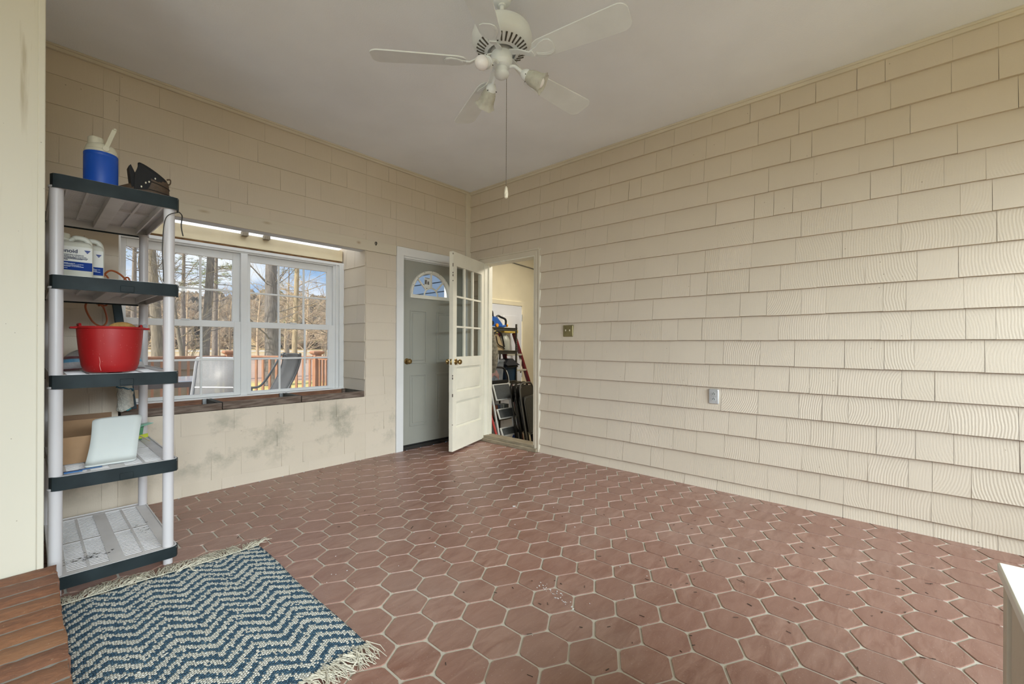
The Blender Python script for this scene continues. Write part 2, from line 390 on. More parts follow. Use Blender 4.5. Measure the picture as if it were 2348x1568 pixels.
COURSES = [.0, .087, .266, .446, .624, .805, .985, 1.171, 1.350, 1.530, 1.712, 1.890, 2.070, 2.250, 2.430, 2.611, 2.795, 2.977]
def shingles(m, P, u0, u1, holes, zs, butt, thin, wmin, wmax, rs, arcs, u_edges=None, grain=1.0):
    """P(u, d, z): world point of wall coordinate u, outward distance d"""
    for ci in range(len(zs) - 1):
        zl, zh = zs[ci], zs[ci + 1]
        cuts = sorted({u0, u1} | {h[i] for h in holes for i in (0, 1) if u0 < h[i] < u1})
        for a, b in zip(cuts, cuts[1:]):
            mid = (a + b) / 2; iv = [(zl, zh)]
            for h in holes:
                if h[0] < mid < h[1]:
                    new = []
                    for p, q in iv:
                        if h[3] <= p or h[2] >= q: new.append((p, q))
                        else:
                            if h[2] > p + .004: new.append((p, h[2]))
                            if h[3] < q - .004: new.append((h[3], q))
                    iv = new
            for p, q in iv:
                u = a
                if arcs and a == u0: u = a
                while u < b - 1e-4:
                    w = rs.uniform(wmin, wmax) * (1.5 if rs.random() < .2 else 1)
                    e = min(b, u + w)
                    if b - e < .05: e = b
                    gap = rs.choice((.0006, .0008, .0018, .003))
                    jl = rs.uniform(-.0015, .0015); tb = butt + rs.uniform(-.0012, .0022)
                    f = lambda z: thin + (tb - thin) * (zh - z) / (zh - zl)
                    x0, x1 = u + gap / 2, e - gap / 2; z0 = p + (jl if p == zl and zl > 0 else 0); z1 = q
                    uc = (x0 + x1) / 2 + rs.choice((-1, 1)) * rs.uniform(.25, .7); zc = (z0 + z1) / 2 + rs.uniform(-.10, .10)
                    g = (.15 + .85 * rs.random() ** 1.8) * arcs * max(.25, min(1, 1.25 - .38 * z0)) if arcs else rs.random() * .05
                    m.c = (g, rs.random(), 0, 1)
                    A = [P(x0, f(z0), z0), P(x1, f(z0) + rs.uniform(-.0006, .0006), z0), P(x1, f(z1), z1), P(x0, f(z1), z1)]
                    B = [P(x0, -.001, z0), P(x1, -.001, z0), P(x1, -.001, z1), P(x0, -.001, z1)]
                    uvf = [(x0 - uc, z0 - zc), (x1 - uc, z0 - zc), (x1 - uc, z1 - zc), (x0 - uc, z1 - zc)]
                    Z = [(0, 0)] * 4
                    m.add(A + B, [(0, 1, 2, 3), (0, 4, 5, 1), (1, 5, 6, 2), (3, 2, 6, 7), (0, 3, 7, 4)], [uvf, Z, Z, Z, Z])
                    u = e
# window wall (y = 0): slab pieces round the bay and the grey door, shingles in front
m = MB()
m.c = (0, 0, 0, 1)
for b in ((-6.6, -3.22, 0, .1, 0, H), (-3.22, -1.397, 0, .1, 0, .612), (-3.22, -1.397, 0, .1, 2.17, H), (-1.397, -1.0, 0, .1, 0, H), (-1.0, .0, 0, .1, 2.09, H), (-.05, .0, 0, .1, 0, 2.09)): m.box(*b)
PA = lambda u, d, z: (u, -d, z)
shingles(m, PA, -4.0, -.083, [(-3.22, -1.397, .612, 2.157), (-1.397, -1.053, 2.047, 2.157), (-3.3, -3.22, 2.047, 2.157), (-1.053, 0, 0, 2.16)], COURSES, .0065, .0015, .13, .42, random.Random(11), 0)
wl = struct(m.build('wall_left', M_SHA, smooth=0))
# right wall (x = 0) with the garage doorway
m = MB(); m.c = (0, 0, 0, 1)
for b in ((0, .1, -6.4, -1.02, -.4, H), (0, .1, -.26, .1, -.4, H), (0, .1, -1.02, -.26, 2.08, H), (0, .1, -1.02, -.26, -.4, -.01)): m.box(*b)
PB = lambda u, d, z: (-d, -u, z)
shingles(m, PB, 0.0, 6.3, [(.19, 1.09, 0, 2.152)], COURSES, .0215, .002, .10, .30, random.Random(5), 1.0)
wr = struct(m.build('wall_right', M_SHB, smooth=0))
# walls behind the camera, open to the daylight
m = MB(); m.c = (0, 0, 0, 1)
for b in ((-6.6, 0, -6.42, -6.32, 0, .95), (-6.6, 0, -6.42, -6.32, 2.32, H), (-6.6, -4.9, -6.42, -6.32, .95, 2.32), (-.09, 0, -6.42, -6.32, .95, 2.32)): m.box(*b)
struct(m.build('wall_back', M_TRIMC, smooth=0))
m = MB()
for b in ((-6.75, -6.65, -6.4, 0, 0, .55), (-6.75, -6.65, -6.4, 0, 2.52, H), (-6.75, -6.65, -6.4, -6.1, .55, 2.52), (-6.75, -6.65, -1.6, 0, .55, 2.52)): m.box(*b)
struct(m.build('wall_side', M_TRIMC, smooth=0))
# plastered return beside the brick step, with its edge board
m, n, b = nodes_of('stained_cream_plaster')
t = N(n, 'ShaderNodeTexCoord'); so = n.nodes.new('ShaderNodeSeparateXYZ'); n.links.new(t.outputs['Object'], so.inputs[0])
mp = N(n, 'ShaderNodeMapping'); mp.inputs['Scale'].default_value = (26, 26, 1.6); n.links.new(t.outputs['Object'], mp.inputs['Vector'])
z1 = N(n, 'ShaderNodeTexNoise'); z1.inputs['Scale'].default_value = 1.5; z1.inputs['Detail'].default_value = 6; n.links.new(mp.outputs[0], z1.inputs['Vector'])
r1 = N(n, 'ShaderNodeValToRGB'); r1.color_ramp.elements[0].position = .56; r1.color_ramp.elements[1].position = .72; n.links.new(z1.outputs['Fac'], r1.inputs[0])
hi = n.nodes.new('ShaderNodeClamp'); n.links.new(mth(n, 'MULTIPLY', mth(n, 'SUBTRACT', so.outputs[2], 1.35), 1.2), hi.inputs[0])
v = N(n, 'ShaderNodeTexVoronoi'); v.inputs['Scale'].default_value = 22; n.links.new(t.outputs['Object'], v.inputs['Vector'])
c = mix(n, mth(n, 'MULTIPLY', mth(n, 'MULTIPLY', r1.outputs[0], hi.outputs[0]), .6), (.57, .54, .45), (.30, .24, .14))
c = mix(n, mth(n, 'MULTIPLY', mth(n, 'LESS_THAN', v.outputs['Distance'], .045), .55), c, (.12, .10, .07))
n.links.new(c, b.inputs['Base Color']); b.inputs['Roughness'].default_value = .7
wb = MB().box(-4.7, -3.59, -1.24, -.02, 0, H).box(-3.604, -3.583, -1.252, -.02, 0, H)
struct(wb.build('wall_return', MATS['stained_cream_plaster'], bevel=.003))

# trims
def trim(name, boxes, mt=M_TRIMC, bevel=.003):
    m = MB()
    for b in boxes: m.box(*b)
    return struct(m.build(name, mt, bevel=bevel))
trim('trim_1', [(-3.6, 0, -.022, 0, H - .034, H), (-3.6, 0, -.030, 0, H - .014, H)])          # cornice, window wall
trim('trim_2', [(-.022, 0, -6.3, 0, H - .04, H), (-.03, 0, -6.3, 0, H - .016, H)])               # cornice, right wall
trim('trim_3', [(-.083, -.003, -.024, 0, 2.155, H - .034), (-.055, -.003, -.022, 0, 0, 2.155)])  # corner board
# knotty header board above the bay
m, n, b = nodes_of('knotty_header_paint')
t = N(n, 'ShaderNodeTexCoord')
col = None
for i, (kx, kz, rx) in enumerate(((-2.304, 2.128, .045), (-1.482, 2.112, .03), (-2.743, 2.122, .05))):
    mp = N(n, 'ShaderNodeMapping'); mp.vector_type = 'TEXTURE'; mp.inputs['Location'].default_value = (kx, 0, kz); mp.inputs['Scale'].default_value = (rx, 1, .016 if i != 1 else .02); n.links.new(t.outputs['Object'], mp.inputs['Vector'])
    ln = N(n, 'ShaderNodeVectorMath', operation='LENGTH'); n.links.new(mp.outputs[0], ln.inputs[0])
    w = mth(n, 'ADD', ln.outputs['Value'], 0)
    rr = N(n, 'ShaderNodeValToRGB'); e = rr.color_ramp.elements; e[0].position = .12; e[0].color = (.9, .9, .9, 1); e[1].position = 1.0; e[1].color = (0, 0, 0, 1)
    n.links.new(w, rr.inputs[0])
    col = mix(n, mth(n, 'MULTIPLY', rr.outputs[0], .75), col if col else (.61, .55, .44), (.27, .15, .06) if i == 1 else (.36, .26, .14))
mp = N(n, 'ShaderNodeMapping'); mp.inputs['Scale'].default_value = (2, 10, 30); n.links.new(t.outputs['Object'], mp.inputs['Vector'])
z1 = N(n, 'ShaderNodeTexNoise'); z1.inputs['Scale'].default_value = 1.4; z1.inputs['Detail'].default_value = 3; n.links.new(mp.outputs[0], z1.inputs['Vector'])
n.links.new(mix(n, mth(n, 'MULTIPLY', z1.outputs['Fac'], .22), col, (.45, .37, .25)), b.inputs['Base Color']); b.inputs['Roughness'].default_value = .6
struct(MB().box(-3.3, -1.056, -.018, 0, 2.05, 2.155).build('trim_4', MATS['knotty_header_paint'], bevel=.002))
M_HDR = mat('bay_grey_header', (.60, .62, .62), .6, var=.06)
trim('trim_5', [(-3.22, -1.397, .001, .105, 2.05, 2.17)], M_HDR)
# bay: ledge, sides, inner header, roof, gap strip
m = MB()
m.c = (0, 0, 0, 1)
m.box(-1.397, -1.32, .1, .56, .5, 2.2); m.box(-3.30, -3.22, .1, .56, .5, 2.2); m.box(-3.3, -1.32, .1, .56, .5, .612)
PS = lambda u, d, z: (-1.397 - d, u, z)
shingles(m, PS, 0.004, .43, [], [.612, .783, .963, 1.156, 1.34, 1.524, 1.712, 1.905, 2.11], .009, .0015, .14, .28, random.Random(2), .3)
struct(m.build('wall_bay', M_SHA, smooth=0))
M_HDR2 = mat('bay_inner_header_paint', (.66, .56, .37), .6, var=.06, vs=4)
trim('trim_6', [(-3.22, -1.406, .452, .50, 1.995, 2.108)], M_HDR2)
trim('trim_7', [(-3.22, -1.406, .468, .52, 1.972, 1.996)], mat('bare_brown_wood', (.20, .10, .035), .7, var=.3, vs=20))
mfr = bpy.data.materials.new('translucent_roof_sheet'); mfr.use_nodes = True; n = mfr.node_tree; n.nodes.clear()
o = n.nodes.new('ShaderNodeOutputMaterial'); tl = n.nodes.new('ShaderNodeBsdfTranslucent'); tl.inputs[0].default_value = (.95, .97, 1, 1); tr = n.nodes.new('ShaderNodeBsdfTransparent')
ms = n.nodes.new('ShaderNodeMixShader'); ms.inputs[0].default_value = .12; n.links.new(tl.outputs[0], ms.inputs[1]); n.links.new(tr.outputs[0], ms.inputs[2]); n.links.new(ms.outputs[0], o.inputs[0])
m = MB(); m.loft([[(x, .04, 2.20), (x, .04, 2.205), (x, .62, 2.125), (x, .62, 2.12)] for x in (-3.3, -1.32)])
struct(m.build('ceiling_bay', mfr, smooth=0))
# small leftover tabs on the bay roof edge
m = MB()
for x in (-2.18, -2.36, -2.9): m.box(x, x + .05, .40, .45, 2.085, 2.125)
struct(m.build('trim_8', M_GREYW, bevel=.002))

# ------------------------------------------------------------------ window (one mulled pair of double-hung units)
win = sroot('window_1')
def wbx(name, boxes, mt=M_WHITE, parent=win, bevel=.002):
    m = MB()
    for b in boxes: m.box(*b)
    return m.build(name, mt, parent, bevel=bevel)
wbx('window_frame', [(-3.163, -1.512, .440, .520, 1.931, 1.9715), (-3.163, -1.452, .425, .4395, 1.946, 1.972), (-3.215, -1.402, .4065, .520, .640, .6735),
                     (-3.215, -3.1635, .424, .52, .674, 1.9725), (-1.4515, -1.402, .424, .52, .674, 1.9725), (-1.5115, -1.452, .440, .52, .674, 1.9455), (-2.3605, -2.3095, .430, .52, .674, 1.9305),
                     (-1.490, -1.478, .428, .4395, .674, 1.9455)])
for (xa, xb, mu) in ((-3.163, -2.361, (-2.892, -2.652)), (-2.309, -1.512, (-2.030, -1.796))):
    up = wbx('sash', [(xa + .034, xb - .054, .4685, .4915, 1.868, 1.930), (xa + .034, xb - .054, .4685, .4915, 1.284, 1.326), (xa, xa + .034, .468, .492, 1.284, 1.93), (xb - .054, xb, .468, .492, 1.284, 1.93)])
    wbx('muntin', [(q - .008, q + .008, .472, .488, 1.326, 1.868) for q in mu] + [(xa + .03, xb - .05, .4715, .4885, 1.582, 1.598)], parent=up)
    MB().box(xa + .03, xb - .05, .478, .4815, 1.32, 1.87).build('pane', M_GLASS, up, smooth=0)
    lo = wbx('sash', [(xa + .034, xb - .05, .4365, .4615, 1.272, 1.322), (xa + .034, xb - .05, .4365, .4615, .676, .702), (xa, xa + .034, .436, .462, .676, 1.3225), (xb - .050, xb, .436, .462, .676, 1.3225)])
    wbx('muntin', [(q - .008, q + .008, .440, .456, .70, 1.272) for q in mu] + [(xa + .03, xb - .046, .4395, .4565, .984, 1.0)], parent=lo)
    MB().box(xa + .03, xb - .046, .447, .4505, .69, 1.28).build('pane', M_GLASS, lo, smooth=0)
    MB().box((xa + xb) / 2 - .03, (xa + xb) / 2 + .03, .425, .44, 1.322, 1.332).build('sash_lock', M_WHITE, lo, bevel=.002)

# ------------------------------------------------------------------ grey entry door (door_1)
d1 = sroot('door_1')
wbx('door_trim', [(-1.052, -.968, -.020, .0, 0, 2.075), (-1.052, -.03, -.020, 0, 2.065, 2.152), (-.11, -.03, -.020, 0, 0, 2.075),
                  (-.968, -.955, -.004, .04, 0, 2.065), (-.955, -.10, -.006, .018, 2.044, 2.065), (-.957, -.083, .018, .09, 2.036, 2.09)], M_WHITE, d1)
slab = MB()
X0, X1, Zb, Zt = -.957, -.083, .045, 2.040
FX, FZ, FR = -.573, 1.668, .288
yf = .020
# slab face with a half-round cut-out, built as a ring of quads
poly = []; K = 28
arc = [(FX + (FR - .02) * math.cos(PI * k / K), FZ + (FR - .02) * math.sin(PI * k / K)) for k in range(K + 1)]
def outer(k):
    a = PI * k / K; c, s_ = math.cos(a), math.sin(a)
    tx = ((X1 - FX) / c) if c > 1e-6 else (((X0 - FX) / c) if c < -1e-6 else 1e9); tz = (Zt - FZ) / s_ if s_ > 1e-6 else 1e9
    q = min(tx, tz); return (FX + q * c, FZ + q * s_)
ou = [outer(k) for k in range(K + 1)]
for y, fl in ((yf, 0), (yf + .04, 1)):
    vs = [(x, y, z) for x, z in arc] + [(x, y, z) for x, z in ou]
    fs = [(k, k + 1, K + 1 + k + 1, K + 1 + k) for k in range(K)]
    slab.add(vs, [f if fl else f[::-1] for f in fs])
# corner fills at the top
for xa, za in ((X0, Zt), (X1, Zt)):
    i = min(range(K), key=lambda k: min(abs(ou[k][0] - xa) + abs(ou[k + 1][1] - za), abs(ou[k + 1][0] - xa) + abs(ou[k][1] - za)))
    for y in (yf, yf + .04): slab.add([(ou[i][0], y, ou[i][1]), (ou[i + 1][0], y, ou[i + 1][1]), (xa, y, za)], [(0, 1, 2)])
slab.box(X0, X1, yf, yf + .04, Zb, FZ)
slab.box(X0, X0 + .002, yf, yf + .04, FZ, Zt); slab.box(X1 - .002, X1, yf, yf + .04, FZ, Zt)
dl = slab.build('door_slab', M_DOORG, d1, smooth=0)
# raised panels (rims and fields)
pm = MB()
for (a, b, c, d) in ((-.86, -.64, .92, 1.50), (-.50, -.24, .92, 1.50), (-.86, -.64, .24, .80), (-.50, -.24, .24, .80)):
    for (u0, u1, w0, w1) in ((a, b, c, c + .012), (a, b, d - .012, d), (a, a + .012, c, d), (b - .012, b, c, d)): pm.box(u0, u1, yf - .006, yf + .002, w0, w1)
    pm.box(a + .035, b - .035, yf - .005, yf + .002, c + .035, d - .035)
pm.build('door_panel', M_DOORG, d1, bevel=.003)
# fanlight frame
M_FRM = mat('fanlight_white_frame', (.72, .70, .62), .45, var=.03)
fr = MB(); ring = []
for k in range(K + 1):
    a = PI * k / K; c, s_ = math.cos(a), math.sin(a)
    ring.append([(FX + r * c, y, FZ + r * s_) for r, y in ((FR, yf - .001), (FR - .006, yf - .016), (FR - .022, yf - .018), (FR - .036, yf - .004), (FR - .036, yf + .03), (FR, yf + .03))])
fr.loft(ring); fr.box(FX - FR, FX + FR, yf - .016, yf + .03, FZ - .034, FZ + .004)
for a in (PI * .25, PI * .5, PI * .75):
    fr.bar((FX + .09 * math.cos(a), yf + .005, FZ + .09 * math.sin(a)), (FX + (FR - .03) * math.cos(a), yf + .005, FZ + (FR - .03) * math.sin(a)), .016, .016, up=(0, 1, 0))
fr.tube([(FX + .095 * math.cos(PI * k / 14), yf + .005, FZ + .095 * math.sin(PI * k / 14)) for k in range(15)], .009, 6)
fan_o = fr.build('fanlight_frame', M_FRM, d1, smooth=30)
gp = MB(); gp.add([(FX, yf + .012, FZ)] + [(FX + (FR - .03) * math.cos(PI * k / K), yf + .012, FZ + (FR - .03) * math.sin(PI * k / K)) for k in range(K + 1)], [(0, k + 2, k + 1) for k in range(K)])
gp.build('pane', M_GLASSD, fan_o, smooth=0, solid=.003)
for k in range(1, 8): MB().lathe([(.0035, 0), (.003, .003)], (FX + (FR - .012) * math.cos(PI * k / 8), yf - .017, FZ + (FR - .012) * math.sin(PI * k / 8)), 8, axis=(0, -1, 0)).build('screw', M_DARKM, fan_o)
# sticker sheet stuck on the glass
st = MB().box(-.665, -.585, yf + .006, yf + .008, 1.745, 1.875).build('sticker_sheet', mat('paper', (.72, .72, .68), .7, var=.03), d1, smooth=0)
MB().box(-.66, -.632, yf + .005, yf + .0065, 1.80, 1.85).box(-.624, -.60, yf + .005, yf + .0065, 1.80, 1.835).box(-.655, -.597, yf + .005, yf + .0065, 1.866, 1.871).build('printed_picture', mat('grey_print', (.16, .15, .14), .7, var=.6, vs=70), st, smooth=0)
MB().box(-.642, -.622, yf + .0045, yf + .0065, 1.738, 1.758).build('printed_square', M_BLACK, st, smooth=0)
def knob(m, c, ax, sc=1.0):
    m.lathe([(.033 * sc, 0), (.033 * sc, .003), (.028 * sc, .008), (.013 * sc, .010), (.012 * sc, .030), (.020 * sc, .036), (.0275 * sc, .046), (.0275 * sc, .056), (.020 * sc, .066), (.006 * sc, .069)], c, 24, axis=ax)
k = MB(); knob(k, (-.898, yf - .001, .947), (0, -1, 0)); k.build('door_knob', M_BRASS, d1)
wbx('threshold', [(-.965, -.09, -.004, .07, 0, .034)], M_DARKM, d1)
wbx('door_sweep', [(-.955, -.09, yf - .003, yf + .01, .034, .05)], M_BLACK, d1)

# ------------------------------------------------------------------ garage doorway trim and open nine-lite door (door_2)
d2 = sroot('door_2')
wbx('door_trim', [(-.018, 0, -1.090, -1.022, .0, 2.152), (-.026, 0, -1.090, -1.076, .0, 2.152), (-.018, 0, -.258, -.19, .0, 2.152), (-.018, 0, -1.090, -.19, 2.084, 2.152), (-.028, 0, -1.094, -.186, 2.136, 2.152),
                  (-.0225, 0, -1.05, -1.03, 0, 2.12)], M_TRIMC, d2)
wbx('caulk_line', [(-.016, 0, -1.0975, -1.0895, .0, 2.150)], M_DOORW, d2)
wbx('door_jamb', [(-.015, .115, -1.022, -1.008, -.0, 2.084), (-.015, .115, -.272, -.258, 0, 2.084), (-.015, .115, -1.02, -.26, 2.07, 2.084), (.045, .06, -1.01, -.998, 0, 2.07), (.045, .06, -.282, -.27, 0, 2.07)], M_DOORW, d2)
wbx('door_sill', [(-.055, .12, -1.075, -.20, 0.0, .034), (-.02, .12, -1.02, -.26, .034, .062)], M_GREYW, d2)
# leaf: local s along the door from the hinge, n towards the camera side
hg = Vector((-.008, -.262, 0)); L = .732
ds = Vector((-.945, -.326, 0)).normalized(); dn = Vector((ds.y * -1, ds.x, 0)); dn = Vector((.326, -.945, 0)).normalized()
T = Matrix(((ds.x, dn.x, 0, hg.x), (ds.y, dn.y, 0, hg.y), (0, 0, 1, 0), (0, 0, 0, 1)))
th = .045; zb, zt = .026, 2.088
leaf = MB(T)
a0, a1 = .078, .655
leaf.box(0, L, -th, 0, zb, .262); leaf.box(0, L, -th, 0, .535, .636); leaf.box(0, L, -th, 0, .895, 1.000); leaf.box(0, L, -th, 0, 1.945, zt)
for z0, z1 in ((.262, .535), (.636, .895), (1.0, 1.945)): leaf.box(0, a0, -th, 0, z0, z1); leaf.box(a1, L, -th, 0, z0, z1)
for z0, z1 in ((.262, .535), (.636, .895)):
    leaf.box(a0, a1, -th + .012, -.016, z0, z1); 
leafo = leaf.build('door_leaf', M_DOORW, d2, bevel=.0015)
pn = MB(T)
for z0, z1 in ((.262, .535), (.636, .895)):
    pn.loft([[(a0 + q, n_, z0 + q), (a1 - q, n_, z0 + q), (a1 - q, n_, z1 - q), (a0 + q, n_, z1 - q)] for q, n_ in ((.018, -.017), (.024, -.010), (.05, -.004))])
pn.build('door_panel', M_DOORW, d2, smooth=20)
mu = MB(T)
for i in (1, 2):
    s_ = a0 + (a1 - a0) * i / 3; mu.box(s_ - .012, s_ + .012, -.034, -.006, 1.0, 1.945)
    z = 1.0 + .945 * i / 3; mu.box(a0, a1, -.034, -.0065, z - .010, z + .010)
mu.build('muntin', M_DOORW, d2, bevel=.003)
for i in range(3):
    for j in range(3):
        MB(T).box(a0 + (a1 - a0) * i / 3 + .002, a0 + (a1 - a0) * (i + 1) / 3 - .002, -.022, -.019, 1.0 + .315 * j + .002, 1.0 + .315 * (j + 1) - .002).build('pane', M_GLASSD, d2, smooth=0)
k = MB(T); knob(k, (.675, 0, .950), (0, 1, 0)); knob(k, (.675, -th, .950), (0, -1, 0)); k.build('door_knob', M_BRASS, d2)
MB(T).box(L - .001, L + .0015, -.034, -.011, .92, .98).box(L, L + .009, -.027, -.018, .942, .958).build('latch_plate', mat('bright_brass', (.62, .50, .26), .25, metal=1), d2, bevel=.001)
ch = MB(T)
for z0, z1 in ((2.055, 2.07), (1.93, 1.965), (1.86, 1.875), (1.83, 1.85), (1.78, 1.79), (.80, .815), (.77, .79), (.59, .62), (.30, .305)): ch.box(L - .002, L + .0008, -.006, .0008, z0, z1)
ch.build('paint_chip', mat('chipped_dark_wood', (.06, .04, .03), .8), d2, smooth=0)
for z in (.25, 1.05, 1.85):
    MB(T).lathe([(.006, 0), (.006, .09)], (.0, .004, z), 10).build('hinge', M_BRASS, d2)

# ------------------------------------------------------------------ wall plates
def plate(name, label, y, z, w, h, m, kind):
    t = thing(name, label, 'switch plate' if kind == 'switch' else 'outlet', (-.012, y, z))
    p = MB(); yc = y
    p.loft([[(x, yc + a, z + b) for a, b in rrect(ww, hh, .006)] for x, ww, hh in ((-.006, w, h), (-.019, w, h), (-.024, w - .010, h - .010))]); p.build('cover_plate', m, t)
    if kind == 'outlet':
        for dz in (.020, -.020):
            s_ = MB().loft([[(x, yc + a, z + dz + b) for a, b in rrect(.034, .029, .011)] for x in (-.023, -.0262)]).build('receptacle', mat('grey_receptacle', (.42, .43, .42), .45), t)
            q = MB().box(-.0268, -.026, yc + .005, yc + .008, z + dz - .006, z + dz + .005).box(-.0268, -.026, yc - .0085, yc - .0055, z + dz - .006, z + dz + .005).lathe([(.003, 0), (.003, .0012)], (-.0258, yc, z + dz + .009), 8, axis=(-1, 0, 0)); q.build('slot', M_BLACK, s_, smooth=0)
        MB().lathe([(.003, 0), (.0022, .0015)], (-.0238, yc, z), 8, axis=(-1, 0, 0)).build('screw', M_STEEL, t)
    else:
        tg = mat('dark_brass_toggle', (.16, .13, .05), .4, metal=.6)
        for dy in (.0235, -.0235): MB().box(-.034, -.023, yc + dy - .0035, yc + dy + .0035, z - .003, z + .014).build('toggle', mat('ivory_toggle', (.55, .50, .36), .4), t, bevel=.0015)
        for dy in (.0235, -.0235):
            for dz in (.030, -.030): MB().lathe([(.0032, 0), (.0025, .0018)], (-.0238, yc + dy, z + dz), 8, axis=(-1, 0, 0)).build('screw', tg, t)
    return t
plate('light_switch', 'square olive-brass double switch plate on the shingles right of the garage doorway', -1.452, 1.269, .116, .116, mat('olive_brass_plate', (.22, .185, .085), .38, metal=.55, var=.15), 'switch')
plate('wall_outlet', 'grey metal duplex outlet low on the right shingled wall', -2.820, .730, .073, .116, mat('brushed_grey_plate', (.50, .51, .51), .35, metal=.4), 'outlet')

# round black screw eye on the header board
m = MB(); m.tube([(-1.2985 + .010 * math.cos(2 * PI * k / 16), -.022 - .004 * math.sin(4 * PI * k / 16), 2.1326 + .016 * math.sin(2 * PI * k / 16)) for k in range(16)], .003, 6, closed=True)
m.tube([(-1.2985, -.018, 2.148), (-1.295, -.026, 2.138), (-1.300, -.028, 2.125)], .0025, 6)
tag(m.build('cable_clip', M_DARKM), 'small round dark metal clip on the board left of the grey door', 'clip', loc=(-1.2985, -.018, 2.12))

# ------------------------------------------------------------------ brick step
def brick_mat():
    m, n, b = nodes_of('worn_brick')
    att = N(n, 'ShaderNodeAttribute', attribute_name='col'); sp = n.nodes.new('ShaderNodeSeparateColor'); n.links.new(att.outputs['Color'], sp.inputs[0])
    t = N(n, 'ShaderNodeTexCoord'); mp = N(n, 'ShaderNodeMapping'); mp.inputs['Scale'].default_value = (8, 22, 20); n.links.new(t.outputs['Object'], mp.inputs['Vector'])
    a = N(n, 'ShaderNodeTexNoise'); a.inputs['Scale'].default_value = 2.6; a.inputs['Detail'].default_value = 8; a.inputs['Roughness'].default_value = .7; n.links.new(mp.outputs[0], a.inputs['Vector'])
    r = N(n, 'ShaderNodeValToRGB'); e = r.color_ramp.elements; e[0].position = .3; e[0].color = (.10, .040, .026, 1); e[1].position = .72; e[1].color = (.30, .125, .062, 1)
    n.links.new(a.outputs['Fac'], r.inputs[0])
    c = mix(n, mth(n, 'MULTIPLY', sp.outputs[0], .8), r.outputs[0], (.17, .085, .055)); c = mix(n, mth(n, 'MULTIPLY', sp.outputs[1], .55), c, (.34, .17, .075))
    f = N(n, 'ShaderNodeTexNoise'); f.inputs['Scale'].default_value = 75; f.inputs['Detail'].default_value = 3; n.links.new(t.outputs['Object'], f.inputs['Vector'])
    c = mix(n, mth(n, 'MULTIPLY', mth(n, 'GREATER_THAN', f.outputs['Fac'], .71), .5), c, (.42, .30, .21))
    n.links.new(mix(n, sp.outputs[2], c, (.24, .23, .21)), b.inputs['Base Color']); b.inputs['Roughness'].default_value = .7
    bp = N(n, 'ShaderNodeBump'); bp.inputs['Strength'].default_value = .7; bp.inputs['Distance'].default_value = .006; n.links.new(mth(n, 'ADD', a.outputs['Fac'], mth(n, 'MULTIPLY', f.outputs['Fac'], .3)), bp.inputs['Height']); n.links.new(bp.outputs[0], b.inputs['Normal'])
    return m
m = MB(); m.c = (0, 0, 1, 1); m.box(-4.9, -3.549, -4.6, -1.253, 0, .1895)
rb = random.Random(4); y = -1.254
while y > -4.5:
    w = .092 + rb.uniform(-.004, .004)
    x = -3.543
    for lay in range(6):
        L_ = .215 + rb.uniform(-.004, .004); g0, g1 = rb.random(), rb.random()
        m.c = (g0, g1, 0, 1)
        # a brick top with a wobbly outline
        nx = 10; ny = 3; top = []; jx = rb.uniform(-.006, .004) if lay == 0 else 0
        A = [];
        def pt(i, j):
            px = x - L_ * i / nx + (jx if i == 0 else 0); py = y - w * j / ny
            wob = rb.uniform(-.0028, .0028)
            ed = .008 if (i in (0, nx) or j in (0, ny)) else 0
            return (px + (rb.uniform(-.003, .003) if i in (0, nx) else 0), py + (wob if j in (0, ny) else 0), .1975 - ed * .9 + rb.uniform(-.0012, .0012))
        top = [[pt(i, j) for j in range(ny + 1)] for i in range(nx + 1)]
        vs = [p for r in top for p in r]; fs = [(i * (ny + 1) + j, (i + 1) * (ny + 1) + j, (i + 1) * (ny + 1) + j + 1, i * (ny + 1) + j + 1) for i in range(nx) for j in range(ny)]
        fs = [f[::-1] for f in fs]; b0 = len(vs)
        rim = [(i, 0) for i in range(nx)] + [(nx, j) for j in range(ny)] + [(i, ny) for i in range(nx, 0, -1)] + [(0, j) for j in range(ny, 0, -1)]
        vs += [(top[i][j][0], top[i][j][1], .125) for i, j in rim]
        for k in range(len(rim)):
            i, j = rim[k]; i2, j2 = rim[(k + 1) % len(rim)]
            fs.append((i * (ny + 1) + j, i2 * (ny + 1) + j2, b0 + (k + 1) % len(rim), b0 + k))
        m.add(vs, fs)
        x -= L_ + .011
        if x < -4.8: break
    y -= w + .0100
m.c = (0, 0, 1, 1)
# lower risers of the step's side, coursed bricks
for z0 in (.004, .066):
    yy = -1.256 - (.11 if z0 > .05 else 0)
    while yy > -4.4:
        m.c = (rb.random(), rb.random(), 0, 1); m.box(-3.60, -3.546, yy - .20, yy, z0, z0 + .054); yy -= .211
struct(m.build('trim_9', brick_mat(), smooth=50))

